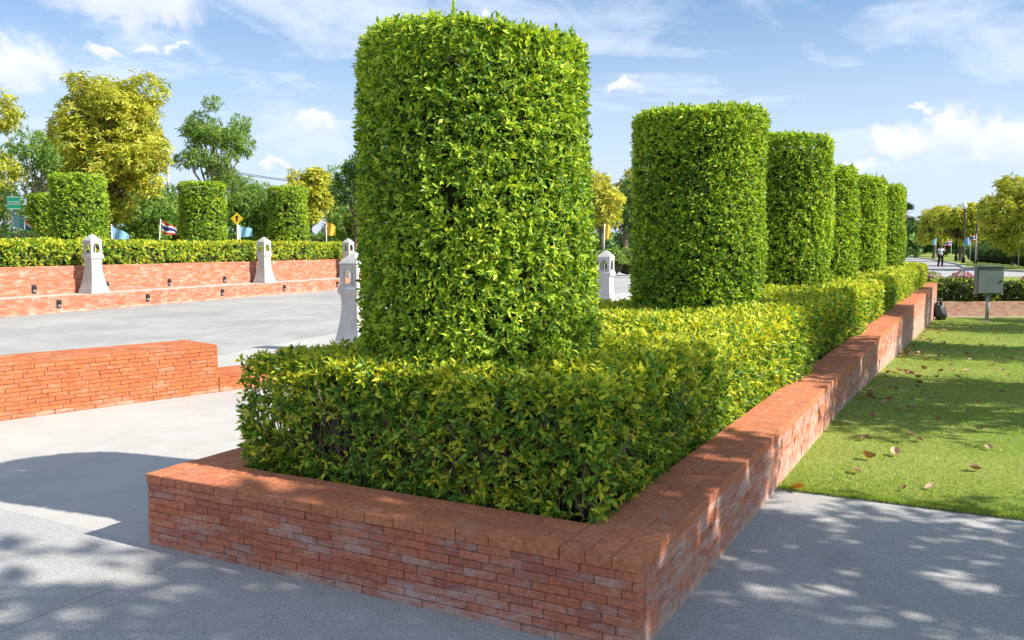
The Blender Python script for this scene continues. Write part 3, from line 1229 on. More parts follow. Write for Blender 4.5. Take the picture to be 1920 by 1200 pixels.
# orange brick block with its low kerb, on this side of the plaza
BA, BB = Vector((-4.98, 7.56, 0)), Vector((-3.24, 9.46, 0))
bdir = (BB - BA).normalized()
bout = Vector((bdir.y, -bdir.x, 0))
KF = (tuple(BB), tuple(bout), tuple(bdir))
blk = empty('brick_block', tuple(BB - bdir * 2))
tag(blk, 'orange brick block wall beside the pale path, ending in a square end', 'wall')
kb = Bricks(KF)
hb, nb = .50, 12
cb = hb / nb
for k in range(nb):
    kb.course(1, -4.0, 0, 0, -.09, k * cb, (k + 1) * cb, (1, 0, 0), .19, [0, .09, .04, .13][k % 4], joint=.004)
    kb.course(0, -.72, -.094, 0, -.09, k * cb, (k + 1) * cb, (0, 1, 0), .19, [.02, .1, .06, .13][k % 4], joint=.004)
kb.build(blk, 'brick_red')
ck = Bricks(KF)
for r_ in range(4):
    ck_s = -.18 * r_
    x = -4.0 - (.09 if r_ % 2 else 0)
    while x < 0:
        a, b_ = max(-4.0, x), min(0, x + .19)
        if b_ - a > .03:
            ck.add(ck_s - .18 + .0015, a + .0015, hb + .001, ck_s - .0015, b_ - .0015, hb + .03 + random.uniform(-.0015, .0015), (0, 0, 1))
        x += .19
ck.build(blk, 'brick_red', name='coping_brick', rest_name='coping')
core_box(blk, KF, (-.714, -3.99, -.1), (-.008, -.008, hb + .02))
kerb_t = empty('brick_kerb', tuple(BB + bdir * 4))
tag(kerb_t, 'low brick kerb running on from the orange brick block behind the hedge', 'kerb')
kk = Bricks(KF)
for k in range(3):
    kk.course(1, .004, 22, 0, -.09, k * .05, (k + 1) * .05, (1, 0, 0), .19, [0, .09, .04][k], joint=.004)
for r_ in range(3):
    kk.course(1, .004, 22, -.09 * 0 - .25 * r_ + .002, -.25 + .004, .1505, .165, (0, 0, 1), .19, [.05, 0, .1][r_], joint=.004)
kk.build(kerb_t, 'brick_red', limit=60)
core_box(kerb_t, KF, (-.74, .01, -.1), (-.008, 22, .158))


# ==================================================================================
# LAWN: grass, dead leaves, cabinet, bag, end wall
# ==================================================================================
def build_grass():
    rg = np.random.default_rng(3)
    n = 105000
    # more blades where the lawn is near
    t = 2.672 + 27 * rg.random(n) ** 2.3
    t[:9000] = 2.66 + rg.random(9000) * .09
    s = .01 + rg.random(n) * (2.2 + .62 * t)
    pos = np.array(PO)[None] + s[:, None] * np.array(PS) + t[:, None] * np.array(PT)
    tt = np.clip(t, 0, 31)
    zz = -.034 * np.maximum(0, tt - 6) + .012
    pos[:, 2] = zz
    k = 1 + np.maximum(0, t - 4) * .09
    h = rg.uniform(.012, .028, n) * k ** .55
    wd = rg.uniform(.002, .0036, n) * k
    a = rg.random(n) * 6.28
    lean = rg.uniform(.2, 1.0, n)[:, None] * np.stack([np.cos(a), np.sin(a), np.zeros(n)], 1)
    side = np.stack([-np.sin(a), np.cos(a), np.zeros(n)], 1)
    side = np.where(rg.random((n, 1)) < .5, side, np.stack([np.cos(a), np.sin(a), np.zeros(n)], 1))
    tip = pos + (np.array((0, 0, 1.0)) + lean) * h[:, None]
    v = np.stack([pos - side * wd[:, None], pos + side * wd[:, None], tip], 1).reshape(-1, 3)
    f = np.arange(n * 3).reshape(-1, 3)
    w = wob(8, 8, .5, 2.2)
    c = palette([(.27, .42, .06), (.37, .50, .09), (.21, .36, .052), (.50, .53, .15)], [3, 3, 2, 1.4], n, rg)
    c *= (1 + .14 * w(pos))[:, None]
    g = Geo()
    g.add(v, f3=f, c=np.repeat(np.clip(c, 0, 1), 3, 0))
    o = link('grass', g.mesh('grass'), 'grass_blade')
    tag(o, 'short bright green lawn grass beside the brick planter', 'grass', kind='stuff')


build_grass()


def dry_leaf_mesh(seed):
    rg = random.Random(seed)
    g = Geo()
    nu, nv = 7, 5
    L, W = rg.uniform(.085, .13), rg.uniform(.05, .08)
    curl, roll = rg.uniform(.2, .9), rg.uniform(.5, 1.5)
    vs, cs = [], []
    base = [(.42, .27, .16), (.30, .17, .09), (.52, .37, .25), (.24, .14, .08)][seed % 4]
    if seed == 99:
        base = (.62, .33, .03)
    for i in range(nu):
        u = i / (nu - 1)
        wd = W * (math.sin(math.pi * min(1, u * .93 + .04)) ** .75) * .5
        for j in range(nv):
            q = j / (nv - 1) * 2 - 1
            x = (u - .5) * L
            y = q * wd
            z = abs(q) ** 1.5 * wd * roll + curl * L * (u - .5) ** 2 * 1.3 + rg.uniform(-.002, .002)
            vs.append((x, y, z + .004))
            k = rg.uniform(.85, 1.15)
            cs.append(tuple(b * k for b in base))
    fs = [(i * nv + j, i * nv + j + 1, (i + 1) * nv + j + 1, (i + 1) * nv + j) for i in range(nu - 1) for j in range(nv - 1)]
    g.add(vs, f4=fs, c=cs)
    return g.mesh('dry_leaf', True)


def lawn_pt(s, t):
    p = P(s, t)
    return Vector((p.x, p.y, lawn_z(p.x, p.y) + .03))


dl = [dry_leaf_mesh(i) for i in range(8)]
for m in dl:
    m.materials.append(MATS['dry'])
rr = random.Random(14)
spots = [(.42, 3.3), (.75, 2.98), (.9, 3.1), (1.15, 3.75), (1.5, 2.95), (.45, 3.75), (.62, 4.0), (.35, 4.45), (.75, 4.6), (.68, 4.75), (1.25, 4.55),
         (.3, 5.5), (.5, 5.9), (.85, 5.6), (.6, 6.1), (1.2, 5.3), (.35, 6.3)]
clusters = [(.22, 6.5, 7, .12), (.25, 9.5, 9, .14), (.25, 13.0, 9, .15), (.3, 17.0, 10, .2), (.3, 21.0, 10, .2), (.55, 7.3, 12, .4), (.5, 8.9, 11, .45), (1.0, 9.9, 8, .55), (.7, 11.8, 16, .6), (.6, 13.4, 12, .6), (1.2, 15.6, 14, .9), (1.0, 18.5, 14, .9), (2.2, 21.5, 10, 1.2), (.9, 24.5, 10, .8), (2.6, 12.5, 6, 1.3), (2.4, 7.8, 5, 1.0)]
for s, t, n, sp in clusters:
    for k in range(n):
        spots.append((max(.12, rr.gauss(s, sp)), rr.gauss(t, sp * 1.3)))
for k, (s, t) in enumerate(spots):
    if t < 2.85:
        continue
    o = link('dry_leaf', dl[k % 8])
    o.location = lawn_pt(s, t)
    o.rotation_euler = (rr.uniform(-.35, .35), rr.uniform(-.35, .35), rr.uniform(0, 6.28))
    sc_ = rr.uniform(.6, 1.1) * .9
    o.scale = (sc_, sc_, sc_)
    tone = ('tan', 'brown', 'pale buff', 'dark brown')[k % 4]
    if s < .45:
        tag(o, 'curled %s dead leaf lying along the foot of the planter wall' % tone, 'leaf', 'dead leaves along the wall foot')
    else:
        tag(o, 'curled %s dead leaf scattered on the open lawn' % tone, 'leaf', 'dead leaves on the open lawn')
ml = dry_leaf_mesh(99)
ml.materials.append(MATS['dry'])
o = link('dry_leaf', ml)
o.location = P(.14, 2.66, .03)
o.rotation_euler = (.5, -.3, -.9)
tag(o, 'yellow orange fallen leaf at the corner of lawn, wall and paving', 'leaf')

# clipped end wall and hedge across the lawn
EO = Vector((14.5, 30.0, 0))
EF = (tuple(EO), (0, -1, 0), (1, 0, 0))
endw = empty('brick_wall', (20, 30, -.85))
tag(endw, 'low pink brick wall closing the far end of the lawn under a dark hedge', 'wall')
eb = Bricks(EF)
for k in range(11):
    eb.course(1, 0, 14, 0, -.1, -.86 + k * .052, -.86 + (k + 1) * .052, (1, 0, 0), .21, [0, .1, .05, .14][k % 4], joint=.005, jit=.0008)
eb.build(endw, 'brick_far', limit=0)
core_box(endw, EF, (-1.2, 0, -1.2), (-.01, 14, -.292))
core_box(endw, EF, (.0, 0, -1.2), (.22, 14, -.81), 'kerb_concrete', 'footing')
hedge('dark leafy hedge on the low wall behind the grey cabinet', EF, -1.1, -.06, .1, 14, -.3, .38, 150, .11, const_lod, 23, tmax_fine=0, young=(.12, .5),
      old=([(.05, .10, .022), (.09, .15, .03), (.035, .07, .018), (.20, .20, .09)], [3, 2, 2, 1]), top_pal=YNG)


def shrub(name, label, loc, rx, rz_, n, length, old, young, yf, seed, cat='bush', group=None, flat=.5, core='inner_growth'):
    """rounded clipped or loose bush"""
    rg = np.random.default_rng(seed)
    root = empty(name, loc)
    tag(root, label, cat, group)
    d = unit(rg.normal(0, 1, (n, 3)))
    d[:, 2] = np.abs(d[:, 2]) * 1.0 - (rg.random(n) < .3) * np.abs(d[:, 2]) * .6
    w = wob(seed, 7, 2, 5)
    k = 1 + .06 * w(d * 1.5) - np.abs(rg.normal(0, .05, n))
    p = d * k[:, None] * np.array((rx, rx, rz_)) + np.array((0, 0, rz_ * flat))
    ok = p[:, 2] > 0
    g = Geo()
    sprigs(g, p[ok], d[ok], rg, 4, length, .42, 2, old, young, yf)
    tag(link('foliage', g.mesh('foliage', True), 'leaf_dull', root), kind='stuff')
    bm = bmesh.new()
    bmesh.ops.create_icosphere(bm, subdivisions=2, radius=1)
    for v in bm.verts:
        v.co = Vector((v.co.x * rx * .86, v.co.y * rx * .86, max(.0, v.co.z * rz_ * .86 + rz_ * flat)))
    me = bpy.data.meshes.new('inner_growth')
    bm.to_mesh(me)
    bm.free()
    link('inner_branches', me, core, root)
    return root


PINK = ([(.70, .14, .40), (.75, .26, .50), (.58, .08, .32)], [2, 1, 1])
for i, (x, y, r, lab) in enumerate(((15.6, 32.4, .55, 'pale flowering bush behind the low wall, beside the planter end'),
                                    (17.0, 32.6, .62, 'pink flowering bush behind the low wall, left of the grey cabinet'),
                                    (19.9, 32.4, .75, 'magenta flowering bush behind the low wall, right of the grey cabinet'))):
    shrub('flowering_bush', lab, (x, y, -.62), r * 1.15, .72, 700, .085, OLD if i else MID, PINK, [.5, .95, .98][i], 500 + i, 'bush', 'flowering bushes', flat=.75)

# grey control cabinet on a post
cab = empty('control_cabinet', (15.0, 27.2, lawn_z(15, 27.2)), R(-6))
tag(cab, 'grey metal control cabinet on a single post standing on the lawn', 'cabinet')
zb = lawn_z(15, 27.2)
bm = bmesh.new()
bmesh.ops.create_cube(bm, size=1)
for v in bm.verts:
    v.co = Vector((v.co.x * .78, v.co.y * .28, v.co.z * .84 + .56 - zb))
bmesh.ops.bevel(bm, geom=bm.edges[:], offset=.012, segments=2, affect='EDGES')
me = bpy.data.meshes.new('body'); bm.to_mesh(me); bm.free()
link('body', me, 'cabinet_grey', cab)
g = Geo()
box(g, (-.365, -.165, .165 - zb), (.365, -.141, .955 - zb))
dr = link('door', g.mesh('door'), 'cabinet_grey', cab)
g = Geo()
tube(g, [(.295, -.166, .53 - zb), (.295, -.188, .53 - zb)], .028, 10)
link('lock', g.mesh('lock'), 'lamp_black', dr)
g = Geo()
box(g, (-.43, -.2, .983 - zb), (.43, .18, 1.004 - zb))
link('rain_hood', g.mesh('rain_hood'), 'cabinet_grey', cab)
g = Geo()
tube(g, [(0, 0, 0.01), (0, 0, .139 - zb)], .055, 12)
link('post', g.mesh('post', True), 'galvanised', cab)
g = Geo()
square_lathe(g, [(.13, -.02), (.13, .02), (.07, .035)])
link('base_plate', g.mesh('base_plate'), 'galvanised', cab)

# dark bag leaning at the planter end
bag = empty('rubbish_bag', (13.55, 27.3, lawn_z(13.55, 27.3)))
tag(bag, 'black knotted rubbish bag leaning by the end of the planter', 'bag')
bm = bmesh.new()
bmesh.ops.create_icosphere(bm, subdivisions=4, radius=1)
wb = wob(4, 8, 2, 7)
for v in bm.verts:
    z = v.co.z
    taper = 1.15 if z < -.4 else max(.10, 1.15 - ((z + .4) / 1.4) ** 1.0 * 1.08)
    k = 1 + .13 * float(wb(np.array([v.co[:]]))[0])
    v.co = Vector((v.co.x * .20 * taper * k + .05 * max(0, .2 - z), v.co.y * .18 * taper * k, max(0, (z + .92) * .35 * k)))
me = bpy.data.meshes.new('sack'); bm.to_mesh(me); bm.free()
for p_ in me.polygons: p_.use_smooth = True
link('sack', me, 'bag_black', bag)
g = Geo()
for a in (-.7, .1, .8):
    tube(g, [(0, 0, .60), (.04 * a, .01, .66), (.10 * a, .02, .71)], [.02, .03, .012], 6)
link('knot', g.mesh('knot', True), 'bag_black', bag)


# ==================================================================================
# TREES
# ==================================================================================
def tree(name, label, loc, crown_c, crown_r, lobes, sprays, leaves, length, ratio, old, young, yf, seed, trunk_r=.14, bark='bark',
         droop=False, group=None, lobe_r=.38, mat='leaf_dull', shell=.75, cat='tree', extra_low=0.0, fork=.45, hole=.0):
    """tapered trunk with limbs to many leaf masses; crown_c and crown_r relative to the foot"""
    rg = np.random.default_rng(seed)
    root = empty(name, loc)
    tag(root, label, cat, group)
    cc, cr = np.array(crown_c, float), np.array(crown_r, float)
    # lobe centres through the crown
    d = unit(rg.normal(0, 1, (lobes, 3)))
    rad = rg.uniform(.35, .95, (lobes, 1))
    lc = cc + d * rad * cr
    lr = lobe_r * cr.mean() * rg.uniform(.65, 1.2, lobes)
    g = Geo()
    base = np.array((0, 0, -.05))
    fk = np.array((cc[0] * .55, cc[1] * .55, max(.3, (cc[2] - cr[2]) * (1 - fork) + cc[2] * fork)))
    mid = (base + fk) / 2 + np.array((rg.normal(0, .06), rg.normal(0, .06), 0)) * fk[2] * .4
    tube(g, [base, base + (mid - base) * .12, mid, fk, cc + np.array((0, 0, cr[2] * .2))],
         [trunk_r * 1.35, trunk_r * 1.05, trunk_r * .85, trunk_r * .65, trunk_r * .15], 9)
    link('trunk', g.mesh('trunk', True), bark, root)
    for i in range(0, lobes, max(1, lobes // 16)):
        g = Geo()
        s = mid + (fk - mid) * rg.uniform(.3, 1.15)
        m = (s + lc[i]) / 2 + np.array((0, 0, -.06 * cr[2])) + rg.normal(0, .06, 3) * cr
        tube(g, [s, m, lc[i], lc[i] + (lc[i] - m) * .12], [trunk_r * .42, trunk_r * .3, trunk_r * .16, trunk_r * .05], 6)
        link('limb', g.mesh('limb', True), bark, root)
    # leaf sprays on the lobes
    li = rg.choice(lobes, sprays, p=lr ** 2 / (lr ** 2).sum())
    dd = unit(rg.normal(0, 1, (sprays, 3)))
    rr_ = lr[li] * (shell + (1 - shell) * rg.random(sprays)) * rg.uniform(.8, 1.12, sprays)
    p = lc[li] + dd * rr_[:, None] * np.array((1, 1, .8))
    out = unit((p - cc) / cr + dd * .6)
    if hole:
        w = wob(seed + 1, 8, 1.2 / cr.mean() * 2, 4.5 / cr.mean() * 2)
        ok = w(p) > -hole
        p, out = p[ok], out[ok]
    yfa = np.clip(yf + .18 * rg.normal(0, 1, len(p)), 0, 1)
    g = Geo()
    if droop:
        sprigs(g, p, out, rg, leaves, length, ratio, 2, old, young, yfa, upb=.8, outb=.35, spread=(75, 140), jit=.35, gap=.01)
    else:
        sprigs(g, p, out, rg, leaves, length, ratio, 2, old, young, yfa, upb=.3, outb=.6, spread=(30, 95), jit=.6, gap=.03)
    crn = link('crown', g.mesh('crown', True), mat, root)
    tag(crn, kind='stuff')
    return root


YT_OLD = ([(.36, .44, .058), (.46, .50, .068), (.25, .34, .05), (.56, .54, .08)], [3, 3, 1.2, 3])
YT_Y = ([(.60, .60, .08), (.70, .66, .14), (.52, .56, .07), (.66, .58, .18)], [3, 2, 2, 1])
GR = ([(.15, .29, .06), (.20, .35, .07), (.11, .21, .045), (.27, .41, .085)], [3, 3, 1.5, 2])
GRY = ([(.24, .34, .06), (.32, .42, .08)], [1, 1])
DK = ([(.06, .125, .040), (.085, .16, .048), (.11, .19, .06)], [2, 2, 1])

# trees on the left beyond the terrace
tree('yellow_leaved_tree', 'big yellow green tree with drooping leaves behind the terrace hedge', (-14.65, 31.6, .6), (.25, .3, 4.85), (1.95, 2.1, 3.0), 60, 6500, 7,
     .21, .30, YT_OLD, YT_Y, .55, 61, .16, droop=True, lobe_r=.30)
tree('yellow_leaved_tree', 'yellow green tree cut by the picture edge beside the round dark bush', (-19.1, 29.2, .6), (-.3, .0, 4.6), (2.3, 2.2, 2.9), 44, 4600, 7,
     .21, .30, YT_OLD, YT_Y, .55, 62, .16, droop=True, lobe_r=.30)
tree('feathery_tree', 'feathery bright green tree rising behind a terrace column', (-14.2, 42, .4), (-.1, 0, 5.6), (2.0, 1.9, 2.5), 52, 2300, 6,
     .17, .34, GR, GRY, .5, 63, .17, 'pale_bark', lobe_r=.20, hole=.9, fork=.3)
tree('roadside_tree', 'slender pale trunked tree near the green road sign', (-22.6, 41, .2), (.3, 0, 4.5), (2.0, 1.8, 2.7), 26, 1700, 6, .20, .36, GR, GRY, .5, 64, .12, 'pale_bark', hole=.7)
tree('roadside_tree', 'dark leaning tree behind the green road sign', (-27.2, 46, .2), (-.6, 0, 4.0), (2.4, 2, 2.6), 26, 1800, 6, .21, .36, DK, GRY, .25, 65, .15, hole=.7)
tree('roadside_tree', 'small twin trunk tree under the big yellow tree', (-16.9, 39, .3), (.2, 0, 2.9), (1.9, 1.7, 1.5), 22, 1300, 6, .2, .36, GR, GRY, .4, 66, .12, hole=.9)
tree('roadside_tree', 'broad green tree beside the yellow diamond sign', (-14.9, 47, 0), (1.0, 0, 3.7), (2.4, 2, 1.9), 34, 2400, 6, .22, .36, GR, GRY, .35, 67, .15, hole=1.0)
tree('roadside_tree', 'dark green tree standing behind the feathery tree', (-20.5, 53, 0), (0, 0, 3.2), (3.0, 2.2, 1.9), 34, 2300, 6, .24, .38, DK, GR, .4, 68, .16, hole=1.1)
tree('yellow_leaved_tree', 'golden tree showing beside the column nearest the yellow pennant', (-10.4, 44.5, 0), (0, 0, 3.9), (1.35, 1.3, 1.7), 22, 1000, 7, .30, .3, YT_OLD, YT_Y, .75, 69, .11, droop=True)
tree('conical_tree', 'narrow pointed green tree above the shrubs near the yellow pennant', (-10.6, 52, 0), (0, 0, 4.0), (.75, .75, 2.2), 22, 900, 6, .2, .35, GR, GRY, .3, 70, .1)
tree('roadside_tree', 'leafy green tree behind the yellow pennant', (-8.4, 48, 0), (0, 0, 2.9), (2.0, 1.8, 1.9), 26, 1700, 6, .2, .38, GR, GRY, .45, 71, .12, hole=1.1)
tree('roadside_tree', 'dark leaved tree mostly hidden by the end column', (-7.0, 38, 0), (.55, 0, 4.4), (1.2, 1.2, 1.6), 20, 1000, 6, .2, .38, DK, GR, .4, 72, .11, hole=.8)
tree('yellow_leaved_tree', 'bright golden tree in the gap between the first two columns', (6.6, 62, 0), (-.5, 0, 4.6), (2.2, 2, 2.4), 30, 1600, 7, .34, .3, YT_OLD, YT_Y, .85, 73, .13, droop=True)
tree('roadside_tree', 'dark green tree with thin trunk in the gap between the first two columns', (8.6, 66, 0), (-.1, 0, 4.4), (2.2, 2, 2.5), 26, 1500, 6, .26, .38, DK, GR, .4, 74, .13, hole=1.1)
tree('yellow_leaved_tree', 'olive golden tree rising beside the second column', (9.6, 72, 0), (.2, 0, 5.6), (1.9, 1.8, 2.3), 24, 1200, 7, .34, .3, YT_OLD, YT_Y, .5, 75, .13, droop=True)

# right of the road
tree('yellow_leaved_tree', 'large yellow green tree by the roadside lamps, cut by the picture edge', (35.2, 58.5, .1), (.0, 0, 3.9), (3.6, 3.2, 2.55), 56, 4200, 7, .34, .32, YT_OLD, YT_Y, .35, 81, .2, droop=True, lobe_r=.28)
tree('yellow_leaved_tree', 'rounded yellow green tree behind the row of clipped balls', (40.5, 70, .1), (.0, 0, 3.9), (3.0, 3, 2.4), 40, 2400, 7, .36, .32, YT_OLD, YT_Y, .35, 82, .18, droop=True, lobe_r=.28)
tree('yellow_leaved_tree', 'golden topped roadside tree behind the paired lamp posts', (47.6, 92, .1), (.0, 0, 4.0), (3.0, 3, 2.3), 36, 1700, 7, .42, .34, YT_OLD, YT_Y, .55, 83, .18, droop=True)
tree('yellow_leaved_tree', 'small golden roadside tree farthest along the row of lamps', (51.6, 106, .1), (.0, 0, 4.3), (2.5, 2.5, 2.3), 30, 1200, 7, .46, .34, YT_OLD, YT_Y, .5, 84, .18, droop=True)
far_dark = ['first', 'second']
tree('far_tree', 'dark bushy tree at the end of the road, behind the standing man', (64, 130, 0), (0, 0, 3.2), (4.0, 3, 3.0), 34, 1500, 6, .5, .4, DK, GR, .3, 85, .2)
tree('far_tree', 'bluish tree at the end of the road, beside the farthest column', (75, 165, 0), (0, 0, 3.0), (5.2, 3, 3.4), 34, 1400, 6, .6, .4, DK, GR, .2, 86, .25)
tree('far_tree', 'low dark tree at the end of the road, under the overhead wire', (70, 158, 0), (0, 0, 3.4), (4.4, 3, 3.6), 30, 1300, 6, .6, .4, DK, GR, .2, 87, .25)

# trees that shade the foreground and the lawn, to the right of the view
tree('shade_tree', 'tall broad shade tree whose leafy shadow dapples the foreground paving', (7.0, -1.7, 0), (-.1, .35, 6.5), (3.9, 3.4, 2.6), 60, 640, 6, .28, .44, GR, GRY, .4, 91, .22,
     lobe_r=.27, shell=.35, mat='leaf_dull')
tree('shade_tree', 'low spreading shade tree whose shadow falls on the planter corner', (6.6, 1.2, 0), (-.2, .35, 4.5), (3.0, 2.75, 1.5), 46, 2100, 6, .19, .44, GR, GRY, .4, 191, .16,
     lobe_r=.33, shell=.35, mat='leaf_dull')
for i, (x, y, r, lab) in enumerate(((8.75, 8.19, 2.75, 'round shade tree on the lawn, next to the paving'), (12.04, 14.55, 2.15, 'round shade tree in the middle of the lawn'),
                                    (16.8, 21.8, 2.9, 'round shade tree on the lawn near the cabinet'), (21.6, 25.6, 2.3, 'round shade tree on the lawn by the low end wall'))):
    tree('shade_tree', lab, (x, y, lawn_z(x, y)), (0, 0, 3.9), (r, r, 2.0), 48, 2900, 6, .17, .42, GR, GRY, .4, 92 + i, .15, lobe_r=.30, shell=.3, group='shade trees on the lawn')

# far tree belt
def belt(x0, x1, y, h, seed, dens):
    rg = np.random.default_rng(seed)
    n = int((x1 - x0) * dens)
    x = rg.uniform(x0, x1, n)
    w = wob(seed, 8, .05, .35)
    hh = h * (1 + .28 * w(np.stack([x, x * 0, x * 0], 1)))
    z = rg.random(n) ** .7 * hh
    yy = y + rg.normal(0, 2.5, n)
    p = np.stack([x, yy, z], 1)
    g = Geo()
    sprigs(g, p, np.tile((0, -1.0, .2), (n, 1)), rg, 4, 1.1, .5, 2, DK, GR, .35)
    return g


g = belt(-170, 60, 130, 3.4, 5, 22)
tag(link('far_woodland', g.mesh('far_woodland', True), 'leaf_dull'), 'dark green belt of woodland along the horizon', 'woodland', kind='stuff')
g = belt(60, 150, 190, 4.6, 6, 22)
tag(link('far_woodland', g.mesh('far_woodland', True), 'leaf_dull'), 'bluish green belt of woodland beyond the end of the road', 'woodland', kind='stuff')

# loose shrubs beyond the terrace
sh_i = 0
rs = random.Random(31)
PALE = ([(.30, .36, .22), (.24, .30, .12), (.42, .46, .34)], [2, 2, 1])
for x in np.arange(-30, -4.0, 1.9):
    y = 50 + rs.uniform(-2, 3) + (x + 30) * .06
    shrub('wild_shrub', 'loose pale green wild shrub beyond the terrace', (x, y, 0), rs.uniform(1.2, 1.8), rs.uniform(.9, 1.5), 330, .2, GR, PALE, .4, 700 + sh_i, 'shrub', 'wild shrubs beyond the terrace', flat=.7)
    sh_i += 1
shrub('round_bush', 'dark round clipped bush behind the terrace hedge, under the flags', (-15.65, 27.3, WH - .3), 1.0, 1.0, 1300, .09, DK, OLD, .4, 760, flat=.35)
for x, y, lab in ((5.25, 46, 'clipped ball bush beside the yellow flag in the column gap'), (6.35, 47.5, 'larger clipped ball bush in the column gap')):
    shrub('round_bush', lab, (x, y, 0), .8, .78, 500, .12, GR, GRY, .5, int(x * 100), flat=.95)
for k in range(10):
    u = k / 9
    x, y = 36.8 + u * 9.0 - (u < .3) * .5, 58.5 + u * 27
    shrub('clipped_ball', 'dark clipped ball bush in the roadside row, %s from the orange yellow flag' % ('first', 'second', 'third', 'fourth', 'fifth', 'sixth', 'seventh', 'eighth', 'ninth', 'tenth')[k], (x, y, .1), 1.0, .85, 420, .16, DK, OLD, .4, 770 + k, group='clipped balls by the road', flat=.85)


# sugar palm behind the last column
def palm(loc, h, rc, label):
    root = empty('fan_palm', loc)
    tag(root, label, 'palm')
    g = Geo()
    tube(g, [(0, 0, 0), (.1, 0, h * .5), (0, 0, h)], [.24, .18, .16], 8)
    link('trunk', g.mesh('trunk', True), 'bark', root)
    rg = random.Random(2)
    for k in range(26):
        a, e = rg.uniform(0, 6.28), rg.uniform(-.5, 1.35)
        d = Vector((math.cos(a) * math.cos(e), math.sin(a) * math.cos(e), math.sin(e)))
        c = Vector((0, 0, h)) + d * rc * .45
        side = d.cross(Vector((0, 0, 1))).normalized()
        upv = side.cross(d)
        g = Geo()
        tube(g, [(0, 0, h), tuple(c)], .025, 4)
        for j in range(11):
            f = (j - 5) / 5 * 1.35
            tip = c + (d * math.cos(f) + side * math.sin(f)) * rc * .55 + upv * -.06
            wv = (side * math.cos(f) - d * math.sin(f)) * .07
            m = (c + tip) / 2
            g.add([tuple(c), tuple(m + wv), tuple(tip), tuple(m - wv)], f4=[(0, 1, 2, 3)])
        n = sum(len(v) for v in g.v)
        g.c = [np.tile(np.array((.045, .085, .025), np.float32), (n, 1))]
        link('frond', g.mesh('frond'), 'leaf_dull', root)


palm((40.6, 90, 0), 4.9, 1.5, 'fan palm showing past the farthest column')

# ==================================================================================
# LAMPS, FLAGS, SIGNS, WIRES, MAN
# ==================================================================================
def lamp(label, loc, h, arm, rz=0.0):
    root = empty('street_lamp', loc, rz)
    tag(root, label, 'street lamp', 'lamps along the road')
    g = Geo()
    tube(g, [(0, 0, 0), (0, 0, .5), (0, 0, .55), (0, 0, h)], [.17, .15, .09, .06], 10)
    link('post', g.mesh('post', True), 'lamp_black', root)
    g = Geo()
    zz = h - .75
    tube(g, [(0, 0, zz), (arm * .35, 0, zz - .22), (arm * .75, 0, zz - .12), (arm, 0, zz + .12)], .04, 6)
    link('arm', g.mesh('arm', True), 'lamp_black', root)
    g = Geo()
    tube(g, [(0, 0, zz + .45), (arm * .6, 0, zz + .30), (arm * .9, 0, zz + .05)], .022, 5)
    link('scroll', g.mesh('scroll', True), 'lamp_black', root)
    g = Geo()
    zb_ = zz + .12
    tube(g, [(arm, 0, zb_), (arm, 0, zb_ + .08)], .14, 10)
    link('globe_holder', g.mesh('globe_holder', True), 'lamp_black', root)
    g = Geo()
    tube(g, [(arm, 0, zb_ + .08), (arm, 0, zb_ + .25), (arm, 0, zb_ + .42), (arm, 0, zb_ + .56), (arm, 0, zb_ + .72), (arm, 0, zb_ + .82)], [.15, .25, .26, .18, .08, .015], 12)
    link('globe', g.mesh('globe', True), 'globe_glass', root)


lamp('black street lamp carrying its globe towards the large roadside tree', (40.9, 76.4, .13), 5.2, .85)
lamp('black street lamp paired with the one by the large tree', (42.0, 80.6, .13), 5.5, -.12)
lamp('black street lamp behind the raised flags, next beyond the pair', (46.9, 91.5, .13), 4.3, .6)
lamp('black street lamp just beyond the standing man', (51.6, 106, .13), 4.3, .5)
lamp('thin black street lamp last in the row', (56.4, 116, .13), 4.6, -.4)


def flag(label, loc, h, kind, w=.95, hh=.62, sag=.35, rz=0.0, lean=0.0):
    root = empty('flag', loc, rz)
    tag(root, label, 'flag', 'flags on thin white poles')
    g = Geo()
    tube(g, [(0, 0, 0), (lean * h, 0, h)], .022, 6)
    link('pole', g.mesh('pole', True), 'pole_white', root)
    rows = 12 if kind == 'stripes' else 6
    nu = 8
    g = Geo()
    vs = []
    for j in range(rows + 1):
        for i in range(nu + 1):
            u, v = i / nu, j / rows
            vs.append((lean * h + .03 + u * w * (.82 + .1 * v), .10 * math.sin(u * 8 + v * 2.0) * (u + .15), h - .05 - v * hh * (1 - .25 * u) - sag * (u ** 1.3 + .16 * math.sin(u * 6)) * abs(w)))
    fs = [(j * (nu + 1) + i, j * (nu + 1) + i + 1, (j + 1) * (nu + 1) + i + 1, (j + 1) * (nu + 1) + i) for j in range(rows) for i in range(nu)]
    g.add(vs, f4=fs)
    me = g.mesh('cloth', True)
    if kind == 'stripes':
        for m in ('flag_red', 'flag_white', 'flag_blue'):
            me.materials.append(MATS[m])
        for k, pl in enumerate(me.polygons):
            j = k // nu
            pl.material_index = [0, 0, 1, 1, 2, 2, 2, 2, 1, 1, 0, 0][j]
    else:
        me.materials.append(MATS[kind])
    link('cloth', me, None, root)


